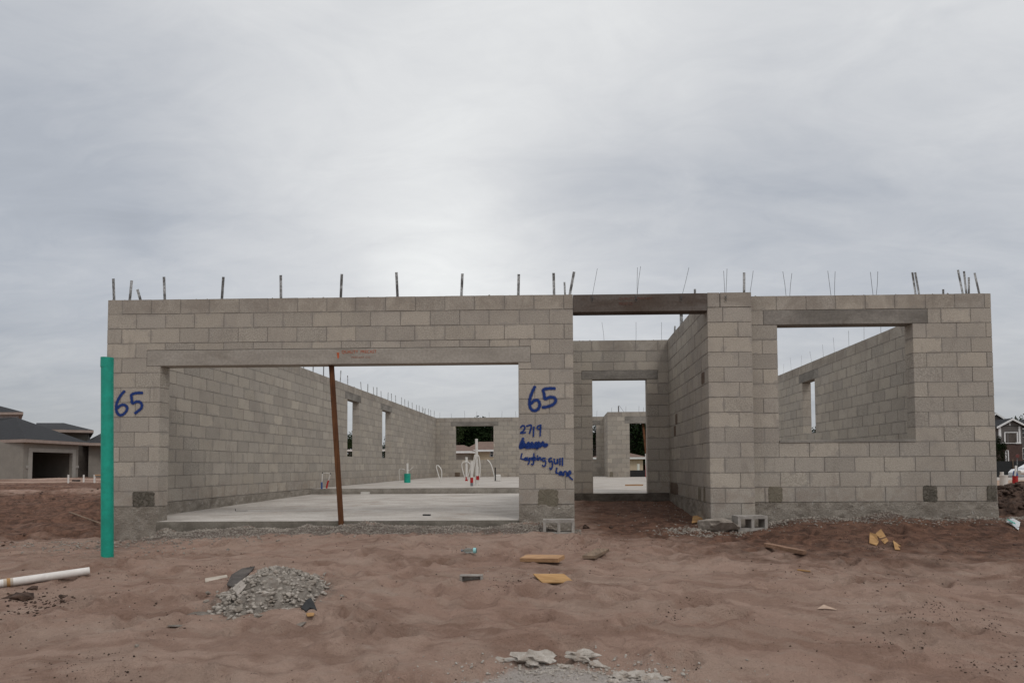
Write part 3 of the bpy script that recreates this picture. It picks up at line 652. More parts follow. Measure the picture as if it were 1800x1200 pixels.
# ------------------------------------------------------------------ sprayed and stencilled writing
def smooth_pts(p, k=5):
    p = [np.array(q, float) for q in p]
    if len(p) < 3: return p
    out = []
    for i in range(len(p)-1):
        a, b, c, d = p[max(i-1, 0)], p[i], p[i+1], p[min(i+2, len(p)-1)]
        for j in range(k):
            t = j/k; out.append(.5*((2*b)+(-a+c)*t+(2*a-5*b+4*c-d)*t*t+(-a+3*b-3*c+d)*t**3))
    return out+[p[-1]]
def stroke(parent, pts, origin, scale, width, y=0.0, lift=.004):
    P_ = smooth_pts([(origin[0]+a/scale, origin[1]+b/scale) for a, b in pts])
    Q = [aty(a, b, y) for a, b in P_]; Q = np.array([(q[0], q[2]) for q in Q])
    T = np.gradient(Q, axis=0); T /= (np.linalg.norm(T, axis=1)[:, None]+1e-9); N = np.stack([-T[:, 1], T[:, 0]], 1)
    # round the ends off
    Q = np.vstack([Q[0]-T[0]*width*.5, Q, Q[-1]+T[-1]*width*.5]); N = np.vstack([N[0], N, N[-1]]); n = len(Q)
    v = []; f = []; uv = []
    for i in range(n):
        w = width*(.55 if i in (0, n-1) else 1+.08*math.sin(i*1.7)); o = y-lift-.0015*i/n
        v += [(Q[i, 0]-N[i, 0]*w, o, Q[i, 1]-N[i, 1]*w), (Q[i, 0]+N[i, 0]*w, o, Q[i, 1]+N[i, 1]*w)]
    for i in range(n-1): f.append((2*i, 2*i+1, 2*i+3, 2*i+2)); uv += [(0, 0), (0, 1), (0, 1), (0, 0)]
    return MB().add(v, f, uv=uv)
def spray(name, strokes, origin, scale, width, label=None):
    big_ = MB()
    for i, p in enumerate(strokes):
        s = stroke(None, p, origin, scale, width, lift=.0045+.0018*(i % 6)); big_.add(np.concatenate(s.v), s.f, uv=s.uv)
    o = big_.build(name, MT['spray'], garage)
    if label: o['label'] = label
s6a = [(385,235),(330,290),(260,390),(210,500),(195,600),(205,700),(250,775),(310,790),(380,755),(440,680),(450,610),(400,555),(330,550),(270,580),(235,620)]
s5a = [(805,270),(700,270),(610,285),(550,325),(562,420),(575,510),(680,475),(760,490),(800,560),(775,640),(700,700),(645,745)]
spray('sprayed_number', [s6a, s5a], (190, 670), 13.33, .029, 'blue sprayed 65 on the left garage pier')
spray('sprayed_number', [[(240,118),(215,170),(190,240),(185,300),(200,350),(240,370),(280,345),(292,295),(270,260),(230,265),(205,295)],
       [(450,135),(390,135),(332,148),(340,200),(348,245),(400,225),(450,235),(460,270),(430,305),(380,325),(325,335)]], (900, 660), 6, .031, 'blue sprayed 65 on the right garage pier')
spray('sprayed_address', [[(92,545),(115,525),(135,540),(125,575),(90,605),(142,598)], [(155,532),(205,525),(185,608)], [(230,540),(226,640)], [(303,520),(270,535),(272,560),(300,560),(303,520),(297,635)]], (900, 660), 6, .0165, 'blue sprayed 2719')
spray('sprayed_word', [[(105,820),(95,870),(122,882)], [(145,862),(130,878),(145,890),(150,862),(155,890)], [(163,862),(165,890),(183,885),(185,860),(183,905),(170,935)],
       [(215,862),(200,872),(212,888),(222,862),(228,915),(218,938),(205,930)], [(230,820),(233,890)], [(233,868),(246,862),(252,890)], [(268,862),(271,888)], [(269,842),(270,848)], [(283,890),(284,864),(300,864),(305,890)],
       [(350,868),(322,872),(328,900),(350,892),(356,930),(340,955),(320,945)]], (900, 660), 6, .015, 'blue sprayed Laughing')
spray('sprayed_word', [[(415,868),(390,880),(396,908),(420,898),(426,950),(412,985),(398,972)], [(445,878),(450,920),(474,920),(480,880),(483,925)], [(506,872),(506,940)], [(532,868),(532,945)]], (900, 660), 6, .0165, 'blue sprayed gull')
spray('sprayed_word', [[(472,972),(465,1020),(480,1025)], [(512,1008),(495,1030),(510,1045),(524,1012),(530,1050)], [(545,1050),(550,1012),(574,1015),(580,1060)], [(590,1040),(618,1030),(613,1005),(594,1020),(602,1060),(638,1095)]], (900, 660), 6, .0165, 'blue sprayed lane')
spray('sprayed_scribble', [[(118,660),(90,725),(85,760),(140,748)], [(90,740),(130,715),(150,745),(175,705),(190,750),(210,705),(235,755),(255,700),(262,770),(285,700),(300,745),(325,700),(340,745),(372,730)], [(85,745),(150,735),(220,738),(300,728),(370,722)], [(120,690),(130,745)], [(150,760),(260,750),(300,745)]],
      (900, 660), 6, .024, 'blue crossed out word')
def text(s, px0, py0, px1, py1, y, mat, parent, name='stencil_lettering'):
    cu = bpy.data.curves.new('txt', 'FONT'); cu.body = s; ob = bpy.data.objects.new('txt', cu); COL.objects.link(ob)
    bpy.context.view_layer.update(); m_ = bpy.data.meshes.new_from_object(ob)
    co = np.array([v.co[:] for v in m_.vertices]); fs = [tuple(p.vertices) for p in m_.polygons]
    bpy.data.objects.remove(ob); bpy.data.curves.remove(cu); bpy.data.meshes.remove(m_)
    a = aty(px0, py1, y); b = aty(px1, py0, y)
    x = (co[:, 0]-co[:, 0].min())/np.ptp(co[:, 0]); z = (co[:, 1]-co[:, 1].min())/np.ptp(co[:, 1])
    P_ = np.stack([a[0]+(b[0]-a[0])*x, np.full(len(x), y-.0045), a[2]+(b[2]-a[2])*z], 1)
    return MB().add(P_, fs).build(name, MT[mat], parent)
text('QUALITY  PRECAST', 601, 615, 662, 622, 0, 'paint_orange', garage); text('PRECAST CO.', 618, 626, 652, 629.5, 0, 'paint_orange2', garage)
mk = MB(); p0 = [aty(x, y, 0) for x, y in ((592, 619.5), (596.5, 619.5), (596, 628), (594.5, 631), (593, 628))]; mk.poly([(p[0], -.004, p[2]) for p in p0], .003, (0, 1, 0)); mk.build('stencil_arrow', MT['paint_orange'], garage)
text('QUALITY  PRECAST', 1088, 522, 1147, 527.5, 0, 'paint_red_dim', pillar); text('PRECAST CO.', 1088, 531, 1112, 536, 0, 'paint_red_dim', pillar)
# lifting loops on the entry beam
for a in (1041, 1118, 1197, 1275):
    b = aty(a, 524, 0); mb = MB(); mb.tube([(b[0]-.012, -.012, b[2]+.03), (b[0]+.012, -.012, b[2]-.01), (b[0]-.008, -.012, b[2]-.045)], .0035, 6); mb.tube([(b[0]+.014, -.014, b[2]+.03), (b[0]-.01, -.014, b[2]-.012), (b[0]+.012, -.014, b[2]-.05)], .0035, 6)
    mb.build('tie_wire', MT['wire'], pillar)
# ------------------------------------------------------------------ stones and clods
ICO = None
def ico():
    global ICO
    if ICO is None:
        bm = bmesh.new(); bmesh.ops.create_icosphere(bm, subdivisions=1, radius=1); ICO = (np.array([v.co[:] for v in bm.verts]), [tuple(v.index for v in f.verts) for f in bm.faces]); bm.free()
    return ICO
def ico2():
    bm = bmesh.new(); bmesh.ops.create_icosphere(bm, subdivisions=3, radius=1); r = (np.array([v.co[:] for v in bm.verts]), [tuple(v.index for v in f.verts) for f in bm.faces]); bm.free(); return r
def scatter(name, mat, pts, sizes, flat=.6, seed=1, **tg):
    r = np.random.default_rng(seed); V, F = ico(); F = np.array(F); n = len(pts)
    vs = V[None]*r.uniform(.62, 1.25, (n, len(V), 1))
    for _k in range(4):
        pn = r.normal(0, 1, (n, 1, 3)); pn /= np.linalg.norm(pn, axis=2, keepdims=True); dd = (vs*pn).sum(2, keepdims=True)-r.uniform(.35, .75, (n, 1, 1)); vs = vs-np.maximum(dd, 0)*pn
    sc = np.stack([r.uniform(.7, 1.35, n), r.uniform(.7, 1.35, n), flat*r.uniform(.6, 1.4, n)], 1)*np.asarray(sizes)[:, None]
    vs = vs*sc[:, None, :]
    a = r.uniform(0, 2*PI, n); c, s = np.cos(a)[:, None], np.sin(a)[:, None]
    x = vs[..., 0]*c-vs[..., 1]*s; y = vs[..., 0]*s+vs[..., 1]*c; tl = r.uniform(-.5, .5, n)[:, None]
    z = vs[..., 2]+x*tl*.6
    vs = np.stack([x, y, z], -1)+np.asarray(pts)[:, None, :]
    f = (F[None]+(np.arange(n)*len(V))[:, None, None]).reshape(-1, 3)
    o0 = np.array([np.mean(vs[..., 0]), np.mean(vs[..., 1]), vs[..., 2].min()])
    me = bpy.data.meshes.new(name); me.vertices.add(n*len(V)); me.vertices.foreach_set('co', (vs-o0).reshape(-1))
    me.loops.add(f.size); me.loops.foreach_set('vertex_index', f.reshape(-1)); me.polygons.add(len(f)); me.polygons.foreach_set('loop_start', np.arange(0, f.size, 3)); me.polygons.foreach_set('loop_total', np.full(len(f), 3))
    me.update(); me.materials.append(mat); o = bpy.data.objects.new(name, me); COL.objects.link(o); o.location = tuple(o0); ORG[o.name] = o0
    return tag(o, **tg)
def field(n, fx, fy, smin, smax, pw_=2.5, seed=1, keep=None, sink=.25):
    r = np.random.default_rng(seed); x, y = fx(r, n), fy(r, n)
    if keep is not None: k = keep(x, y, r); x, y = x[k], y[k]
    s = smin+(smax-smin)*r.random(len(x))**pw_
    return np.stack([x, y, height(x, y)+s*.6*(1-2*sink)*.5], 1), s
p, s = field(9000, lambda r, n: r.uniform(.75, 6.5, n), lambda r, n: -.05-np.abs(r.normal(0, .24, n)), .004, .020, 2.2, 3)
scatter('gravel', MT['rubble'], p, s, .7, 3, label='grey crushed stone strewn along the foot of the garage slab', cat='gravel', kind='stuff')
p, s = field(5600, lambda r, n: r.uniform(8.3, 12.6, n), lambda r, n: .17-np.abs(r.normal(0, .26, n)), .004, .022, 3, 4, keep=lambda x, y, r: (y < .15) & ((x > 8.85) | (y < -.05)))
scatter('gravel', MT['rubble'], p, s, .7, 4, label='grey stone crumbs along the foot of the right hand wall', cat='gravel', kind='stuff')
p1, s1 = field(900, lambda r, n: r.normal(8.0, .28, n), lambda r, n: r.normal(-.35, .18, n), .005, .028, 3, 5)
p2, s2 = field(500, lambda r, n: r.uniform(6.5, 8.2, n), lambda r, n: r.uniform(.2, 3.0, n), .004, .018, 3, 6, keep=lambda x, y, r: (y < 2.95) & (r.random(len(x)) < (x-6.4)/2))
scatter('gravel', MT['rubble'], np.vstack([p1, p2]), np.concatenate([s1, s2]), .7, 5, label='grey stone crumbs spilled at the mouth of the entry passage', cat='gravel', kind='stuff')
p, s = field(2200, lambda r, n: r.normal(.6, 1.0, n), lambda r, n: r.normal(-.75, .45, n), .004, .022, 3, 7, keep=lambda x, y, r: (y < -.03)|(x < -.03))
scatter('gravel', MT['rubble'], p, s, .7, 7, label='grey stone crumbs spread in front of the left garage pier', cat='gravel', kind='stuff')
p, s = field(15000, lambda r, n: r.uniform(-2, 14.5, n), lambda r, n: r.uniform(-5.9, 0, n), .002, .010, 3, 8, keep=lambda x, y, r: fbm(x, y, .9, 3, 2)+.25*ss(x, 7, 11) > r.uniform(-.30, .50, len(x)))
scatter('soil_crumbs', MT['clod'], p, s, .8, 8, label='dark soil crumbs scattered over the sand', cat='soil crumbs', kind='stuff')
# tight clusters of dark crumbs as in footprints
cl = [(1600,1085,.10),(1655,1078,.09),(1740,1105,.08),(1600,1118,.07),(1510,955,.12),(1480,945,.1),(1455,930,.15),(1690,965,.10),(1200,1180,.06),(1650,985,.06),(640,940,.1),(230,1012,.06),(365,1000,.06),(200,1190,.08),(120,1170,.1),(1180,1085,.05),(900,1020,.09),(880,1035,.07),(1540,962,.08),(1350,920,.12),(1720,1175,.08),(1790,1170,.08),(1560,1140,.05),(820,965,.1),(1020,965,.12)]
PP = []; SS = []
for i, (a, b, rr) in enumerate(cl):
    c = ong(a, b); r = np.random.default_rng(i); n = int(25+400*rr); x = r.normal(c[0], rr, n); y = r.normal(c[1], rr*1.2, n); s = .0025+.0065*r.random(n)**3
    PP.append(np.stack([x, y, height(x, y)+s*.2], 1)); SS.append(s)
scatter('soil_crumbs', MT['clod'], np.vstack(PP), np.concatenate(SS), .8, 9, label='patches of dark damp crumbs kicked up from footprints', cat='soil crumbs', kind='stuff')
p, s = field(5200, lambda r, n: r.uniform(-12, -.3, n), lambda r, n: r.uniform(-1.2, 16, n), .008, .06, 4, 10, keep=lambda x, y, r: fbm(x, y, .5, 3, 1) > r.uniform(-.2, .3, len(x)))
scatter('soil_clods', MT['clod'], p, s, .7, 10, label='dark red clods over the churned earth left of the house', cat='soil clods', kind='stuff')
p, s = field(700, lambda r, n: r.uniform(-1.5, 14, n), lambda r, n: r.uniform(-5.9, -.4, n), .003, .010, 3, 12, keep=lambda x, y, r: fbm(x+9, y, .8, 3, 5) > .08)
scatter('pebbles', MT['rubble_pale'], p, s, .7, 12, label='tiny pale pebbles scattered over the sand', cat='pebbles', kind='stuff')
def lump(name, c, size, mat, label, cat, seed=0, group=None, rough=.28, flat=.6, parent=None, kind=None, planes=7):
    V, F = ico2(); r = np.random.default_rng(seed); o = r.uniform(0, 50, 3)
    d = fbm(V[:, 0]*1.1+o[0]+V[:, 2], V[:, 1]*1.1+o[1]-V[:, 2]*.7, 1.3, 4, seed % 5, .6)
    # facet it: clip by a few random planes
    P_ = V*(1+rough*2*d[:, None]+(.35*fbm(V[:, 0]*2+o[1]+V[:, 2]*1.3, V[:, 1]*2-o[0]+V[:, 2], 2.5, 4, 2, .65)[:, None] if planes < 5 else 0))
    for k in range(planes):
        nn = r.normal(0, 1, 3); nn /= np.linalg.norm(nn); h = r.uniform(.55, .85); dd = P_@nn-h; P_ = P_-np.where(dd > 0, dd, 0)[:, None]*nn[None]*.92
    P_ = P_*np.array([size[0], size[1], size[2]])
    a = r.uniform(0, 2*PI); P_ = P_@rotz(a).T if size[0] == size[1] else P_
    mb = MB().add(P_+np.array(c)+np.array([0, 0, size[2]*.45]), F); ob = mb.build(name, mat, parent, smooth=False)
    return tag(ob, label, cat, group, kind) if parent is None else ob
# ------------------------------------------------------------------ rubble heap
c0 = ong(478, 1045)
V = []; n = 46; f = []
RX, RY, RH = .38, .45, .20
for i in range(n+1):
    for j in range(n+1):
        u, w = -1.25+2.5*i/n, -1.25+2.5*j/n; r_ = math.hypot(u, w)
        x, y = c0[0]+u*RX, c0[1]+w*RY
        hgt = RH*max(0, 1-r_**1.5)*(1+.25*float(fbm(np.array([x]), np.array([y]), 4, 2, 1)[0]))
        V.append((x, y, -.03*(r_ > .98)+hgt+.035*float(fbm(np.array([x]), np.array([y]), 14, 4, 3, .7)[0])*(r_ < 1)))
zz = height(np.array([v[0] for v in V]), np.array([v[1] for v in V]), False); V = [(v[0], v[1], v[2]+zz[k]) for k, v in enumerate(V)]
for i in range(n):
    for j in range(n): a = i*(n+1)+j; f.append((a, a+n+1, a+n+2, a+1))
heap = MB().add(V, f).build('rubble_heap', mat_concrete('rubble_fines', (.20, .172, .145), (.34, .30, .258), (.27, .20, .155), 1., 16, None, .02), None, smooth=True); tag(heap, 'heap of grey broken concrete and mortar crumbs on the sand', 'rubble heap', kind='stuff')
def heapz(x, y):
    u, w = (x-c0[0])/RX, (y-c0[1])/RY; r_ = np.hypot(u, w); return height(x, y, False)+RH*np.clip(1-r_**1.5, 0, 1)
r = np.random.default_rng(2); n = 5200; a = r.uniform(0, 2*PI, n); q = r.random(n)**.55*(1+.16*r.normal(0, 1, n)**2*.4); x, y = c0[0]+np.cos(a)*q*RX, c0[1]+np.sin(a)*q*RY; s = .003+.024*r.random(n)**8
scatter('rubble_stones', MT['rubble_pale2'], np.stack([x, y, heapz(x, y)+s*.35], 1), s, .75, 21, label='loose grey chips covering the concrete heap', cat='rubble', kind='stuff')
def hp(px, py):
    d = ray(px, py); t = np.linspace(3, 9, 1500); P_ = CAM+d*t[:, None]; k = int(np.argmax(P_[:, 2] < heapz(P_[:, 0], P_[:, 1]))); return P_[k]
for i, (a, b, sz, m_, lb) in enumerate(((465,1048,(.035,.03,.032),'rubble_pale','pale squarish chunk near the middle of the rubble heap'),(507,1046,(.022,.02,.02),'rubble_pale','small pale chip right of the middle of the rubble heap'),
     (555,1014,(.035,.03,.022),'rubble','flat chunk on the upper right edge of the rubble heap'),(546,1026,(.045,.035,.02),'rubble','flat slab piece on the right side of the rubble heap'),
     (420,1060,(.03,.03,.022),'rubble','grey chunk low on the left side of the rubble heap'),(418,1074,(.035,.03,.025),'rubble','grey chunk at the lower left foot of the rubble heap'),
     (363,1060,(.028,.025,.022),'rubble','lone grey stone left of the rubble heap, lower of two'),(365,1043,(.022,.02,.016),'rubble','lone grey stone left of the rubble heap, upper of two'),
     (395,1046,(.04,.025,.018),'rubble','thin grey piece beside the tilted tile in the rubble'),(456,1083,(.035,.025,.016),'rubble','grey chunk at the front foot of the rubble heap'),
     (240,1137,(.018,.015,.014),'rubble','small lone grey stone on the open sand at lower left'),(415,1086,(.025,.015,.01),'rubble','flat grey chip in front of the rubble heap'))):
    lump('concrete_chunk', hp(a, b), sz, MT[m_], lb, 'concrete chunk', 40+i, 'concrete chunks around the rubble heap')
def shard(name, px, mat, thick, label, cat, lift=0, tilt=None, surf=None, group=None):
    P_ = [(surf or ong)(a, b) for a, b in px]; P_ = [np.array(p)+np.array([0, 0, lift+(tilt[i] if tilt else 0)]) for i, p in enumerate(P_)]
    return tag(MB().poly(P_, thick).build(name, MT[mat], None, bevel=.002), label, cat, group)
shard('dark_slab_piece', [(398,1030),(407,1014),(425,1005),(448,1001),(440,1010),(428,1018),(412,1034)], 'slate', .012, 'dark curved shard stuck into the left side of the rubble heap', 'shard', .004, [.0,.01,.02,.02,.01,.0,0], hp)
shard('tilted_tile', [(408,1038),(424,1028),(432,1037),(418,1049)], 'rubble_pale', .016, 'tilted pale square piece of concrete in the rubble heap', 'concrete chunk', .006, [.0,.02,.02,0], hp, 'concrete chunks around the rubble heap')
shard('black_shard', [(529,1074),(538,1066),(546,1063),(552,1070),(557,1078),(545,1074),(538,1080)], 'black', .012, 'black shard at the lower right edge of the rubble heap', 'shard', .018, [0,.02,.03,.02,0,.0,0], hp)
shard('orange_shard', [(538,1081),(543,1075),(553,1080),(551,1084),(540,1085)], 'ply', .006, 'orange chip beneath the black shard by the rubble heap', 'shard', .006, None, hp)
shard('pale_batten', [(360,1019),(399,1011),(400,1017),(361,1025)], 'ply_pale', .014, 'pale flat batten half buried left of the rubble heap', 'batten', -.002)
# ------------------------------------------------------------------ mortar splatter at the front edge
for i, (a, b, sz, lb) in enumerate(((940,1168,(.105,.07,.045),'large rounded lump of hardened mortar at the bottom of the picture'),(925,1150,(.06,.04,.028),'flat mortar lump behind the largest rounded lump'),
     (962,1150,(.05,.03,.026),'mortar lump at the upper right of the largest lump'),(973,1163,(.04,.035,.026),'small mortar lump right of the largest lump'),
     (893,1162,(.055,.03,.022),'thin mortar flake left of the largest lump'),(992,1174,(.05,.04,.035),'rough mortar lump at the left end of the ragged strip'),
     (1020,1163,(.075,.032,.032),'long ragged strip of hardened mortar'),(1045,1170,(.05,.03,.024),'broken tail end of the ragged mortar strip'),
     (1100,1186,(.085,.05,.035),'pale smooth mortar mound near the bottom edge'),(1142,1193,(.05,.035,.03),'pale round mortar lump right of the smooth mound'),
     (1160,1195,(.05,.03,.022),'rightmost pale mortar lump on the bottom edge'),(1078,1197,(.045,.03,.028),'small grey mortar lump at the bottom edge under the smooth mound'),
     (1190,1165,(.016,.014,.012),'single small pebble of mortar alone on the sand'))):
    p = ong(a, b); sz = (sz[0]*1.1, sz[1]*1.15, sz[2]*.85); lump('mortar_lump', p-np.array([0, 0, sz[2]*.5]), sz, MT['rubble_pale'], lb, 'mortar lump', 70+i, 'hardened mortar lumps at the front', rough=.55, planes=2)
rr_ = np.random.default_rng(31); pc = ong(1010, 1180); n = 2600; x = rr_.normal(pc[0], .38, n); y = rr_.normal(pc[1]-.05, .13, n); s = .002+.013*rr_.random(n)**6
scatter('mortar_crumbs', MT['rubble_pale'], np.stack([x, y, height(x, y)+s*.2], 1), s, .7, 32, label='pale mortar crumbs around the lumps at the bottom edge', cat='mortar crumbs', kind='stuff')
# dirt clumps lower left
for i, (a, b, sz, lb) in enumerate(((38,1052,(.14,.09,.045),'large dark clump of dirt below the white pipe'),(112,1052,(.035,.025,.022),'small dark clod right of the large dirt clump'),(56,1039,(.06,.03,.03),'dark clod on the back of the large dirt clump'),
     (1030,930,(.055,.045,.04),'dark muddy lump right of the left cinder block'),(1074,930,(.03,.03,.022),'small grey clod in the sand before the entry'),(1784,957,(.022,.02,.018),'dark round clod near the right edge'))):
    lump('dirt_clump', ong(a, b)-np.array([0, 0, sz[2]*.35]), sz, MT['clod'], lb, 'dirt clump', 90+i, 'dirt clumps on the sand', rough=.45)
PP = []; SS = []
for i, (a, b, rr) in enumerate(((38,1052,.13),(100,1060,.12),(70,1070,.15))):
    c = ong(a, b); r = np.random.default_rng(i+60); n = 110; x = r.normal(c[0], rr, n); y = r.normal(c[1], rr*.9, n); s = .003+.013*r.random(n)**3
    PP.append(np.stack([x, y, height(x, y)+s*.3], 1)); SS.append(s)
scatter('soil_crumbs', MT['clod'], np.vstack(PP), np.concatenate(SS), .7, 14, label='dark crumbs around the dirt clump below the white pipe', cat='soil crumbs', kind='stuff')
bc = ong(1258, 935); lump('concrete_boulder', bc+np.array([0, .03, .03]), (.29, .15, .11), MT['rubble'], 'broken slab of concrete lying left of the right cinder block', 'concrete chunk', 77, rough=.22)
# ------------------------------------------------------------------ pipes and boards
pb = ong(190, 988); pb[2] -= .0
def pipe(name, a, b, r, mat, wall_=.12, parent=None, **k):
    """open ended pipe"""
    a, b = np.array(a, float), np.array(b, float); mb = MB(); mb.tube([a, b], r, 24, caps=False); ri = r*(1-wall_)
    mb.tube([b, a], ri, 24, caps=False); t = (b-a)/np.linalg.norm(b-a)
    m2 = MB(); base = mb.n
    v = np.concatenate(mb.v); o1 = list(range(24)); o2 = list(range(24, 48)); i2 = list(range(48, 72)); i1 = list(range(72, 96))
    def ring(A, B):
        f = []
        for k_ in range(24):
            p = v[A[k_]]; q = min(range(24), key=lambda m_: np.linalg.norm(v[B[m_]]-p)); p2 = v[A[(k_+1) % 24]]; q2 = min(range(24), key=lambda m_: np.linalg.norm(v[B[m_]]-p2)); f.append((A[k_], A[(k_+1) % 24], B[q2], B[q]))
        return f
    mb.f += ring(o2, i2)+ring(o1, i1)
    return mb.build(name, MT[mat], parent, smooth=False)
dpipe = 1074*.108/19.0; yp = CAM[1]+dpipe; pbx = aty(190, 988, yp); ptx = aty(188.5, 629, yp)
gp = thing('green_sewer_pipe', 'tall green plastic sewer pipe standing upright in the sand at the left corner', 'pipe', (pbx[0], yp, pbx[2]))
pipe('pipe_body', (pbx[0], yp, pbx[2]-.35), (ptx[0], yp, ptx[2]), .054, 'pvc_green', parent=gp)
pipe('pipe_collar', (ptx[0], yp, ptx[2]-.095), (ptx[0], yp, ptx[2]+.004), .0565, 'pvc_green', parent=gp)
wa = ong(-60, 1046); wb = ong(157, 1012)
wp = thing('white_pvc_pipe', 'dusty white plastic pipe lying on the sand at the left edge', 'pipe', tuple((wa+wb)/2))
za = wa[2]+.035; wa[2] = za; wb[2] = wb[2]+.05
pipe('pipe_body', wa, wb, .034, 'pvc_white', parent=wp)
tt = (wb-wa)/np.linalg.norm(wb-wa); lb_ = ong(12, 1034); kk = np.dot(lb_-wa, tt); MB().tube([wa+tt*(kk-.02), wa+tt*(kk+.04)], .0355, 24).build('paper_label', MT['ply_pale'], wp)
MB().tube([wa+tt*(kk+.0), wa+tt*(kk+.022)], .0362, 24).build('glue_ring', MT['ply'], wp)
# timber prop under the garage lintel
t_ = aty(582.5, 640, .10); b_ = aty(600.5, 931, -.06)
pr = MB(); d = t_-b_; L = np.linalg.norm(d); d /= L; wv = np.array([1., 0, 0]); wv -= d*wv.dot(d); wv /= np.linalg.norm(wv); nv = np.cross(d, wv)
pr.obox((t_+b_)/2, (.032, .019, L/2-.005), np.stack([wv, nv, d], 1)); tag(pr.build('timber_prop', MT['post'], None, base=b_, bevel=.003), 'leaning rust brown timber prop holding up the long garage lintel', 'timber prop')
t_ = aty(1130, 742, 18.75); b_ = aty(1141, 845, 18.0)
pr = MB(); d = t_-b_; L = np.linalg.norm(d); d /= L; wv = np.array([1., 0, 0]); wv -= d*wv.dot(d); wv /= np.linalg.norm(wv); nv = np.cross(d, wv)
pr.obox((t_+b_)/2, (.045, .03, L/2), np.stack([wv, nv, d], 1)); tag(pr.build('timber_prop', MT['post'], None, base=b_), 'brown timber prop in the far porch opening seen through the doorway', 'timber prop')
def board(name, pa, pb_, w, th, mat, label, tilt=0.0, lift=0.01, cat='board', group='timber offcuts on the sand', roll=0):
    a, b = ong(*pa), ong(*pb_); c = (a+b)/2; c[2] = max(c[2], max(hz(a[0]+(b[0]-a[0])*q_, a[1]+(b[1]-a[1])*q_) for q_ in (.15, .35, .5, .65, .85))-.012); d = b-a; L = np.linalg.norm(d); d /= L; s_ = np.cross((0, 0, 1), d); s_ /= np.linalg.norm(s_); u_ = np.cross(d, s_)
    s_ = s_*math.cos(roll)+u_*math.sin(roll); u_ = np.cross(d, s_)
    d2 = d*math.cos(tilt)+u_*math.sin(tilt); u2 = np.cross(d2, s_)
    mb = MB().obox(c+np.array([0, 0, lift+th/2]), (L/2, w/2, th/2), np.stack([d2, s_, u2], 1))
    return tag(mb.build(name, MT[mat], None, bevel=.002), label, cat, group)
board('timber_offcut', (920,985), (987,993), .14, .038, 'wood_new', 'light brown timber offcut left of centre, nearer the left cinder block', .02, .012, roll=.12)
board('timber_offcut', (1035,991), (1060,968), .13, .030, 'wood_grey', 'muddy grey brown board pointing towards the entry', 0, .008)
board('plywood_scrap', (945,1024), (1000,1020), .24, .010, 'ply', 'yellow plywood scrap half buried in sand with a knot at its corner', 0, .010, 'plywood', 'plywood scraps', .13)
board('timber_offcut', (1346,970), (1415,982), .075, .038, 'wood_red', 'reddish brown timber offcut on the right below the right cinder block', .0, .008)
board('timber_offcut', (1402,1003), (1424,1007), .018, .012, 'ply', 'tiny yellow splinter in front of the reddish timber offcut', 0, .004)
shard('plywood_scrap', [(1528,957),(1529,944),(1541,948),(1545,954),(1541,959)], 'ply', .008, 'left yellow plywood scrap of the three by the right wall', 'plywood', .006, [0,.03,.03,.01,0], None, 'plywood scraps')
shard('plywood_scrap', [(1539,945),(1549,942),(1562,954),(1555,957)], 'ply', .008, 'middle folded yellow plywood scrap of the three by the right wall', 'plywood', .008, [.01,.03,.015,.0], None, 'plywood scraps')
shard('plywood_scrap', [(1570,958),(1583,957),(1582,967),(1573,967)], 'ply', .008, 'lowest yellow plywood scrap of the three by the right wall', 'plywood', .004, [.012,.012,0,0], None, 'plywood scraps')
board('splinter', (1560,951), (1584,954), .018, .012, 'wood_red', 'dark reddish splinter beside the three yellow plywood scraps', 0, .006, 'splinter')
shard('paper_scrap', [(1436,1073),(1448,1066),(1460,1070),(1472,1075),(1452,1072)], 'card', .004, 'tan torn card scrap lying on the open sand at right', 'scrap', .006)
shard('orange_scrap', [(1216,922),(1218,914),(1243,913),(1246,919)], 'ply', .01, 'orange chip of wood beside the entry pillar foot', 'scrap', .02, [0,.03,.03,0])
shard('orange_scrap', [(1346,917),(1348,906),(1358,908),(1359,917)], 'ply', .01, 'orange brown chip right of the right cinder block', 'scrap', .02, [0,.05,.05,0])
# galvanised bracket half buried
a = ong(828, 1019); br = MB(); ww, hh = .195, .05
br.box((a[0]-ww/2, a[1]-.004, a[2]+hh-.012), (a[0]+ww/2, a[1]+.05, a[2]+hh)); br.box((a[0]-ww/2, a[1]-.004, a[2]-.03), (a[0]-ww/2+.022, a[1]+.05, a[2]+hh-.012)); br.box((a[0]+ww/2-.018, a[1]-.004, a[2]-.03), (a[0]+ww/2, a[1]+.05, a[2]+hh-.012)); br.box((a[0]-ww/2+.022, a[1]+.044, a[2]-.03), (a[0]+ww/2-.018, a[1]+.05, a[2]+hh-.012))
tag(br.build('metal_bracket', MT['cmu'], None, bevel=.002), 'small grey U shaped bracket half buried in the sand left of the plywood scrap', 'bracket')
# bottle
a = ong(826, 978); bt = thing('plastic_bottle', 'crushed clear plastic bottle with a pale blue end lying on the sand', 'bottle', tuple(a))
pts = [a+np.array([x, y, .026]) for x, y in ((-.075, .0), (-.06, 0), (-.045, 0), (-.02, .001), (.02, .002), (.05, .003), (.07, .004))]
MB().tube(pts, [.011, .012, .024, .028, .022, .028, .024], 14).build('bottle_body', MT['clear'], bt, smooth=True); MB().tube([a+np.array([.034, .002, .026]), a+np.array([.062, .004, .026])], .0285, 14).build('bottle_label', plain('pale_blue_label', (.25, .50, .50), .5, .2), bt); MB().tube([a+np.array([-.09, 0, .026]), a+np.array([-.073, 0, .026])], .013, 12).build('bottle_cap', MT['greypipe'], bt)
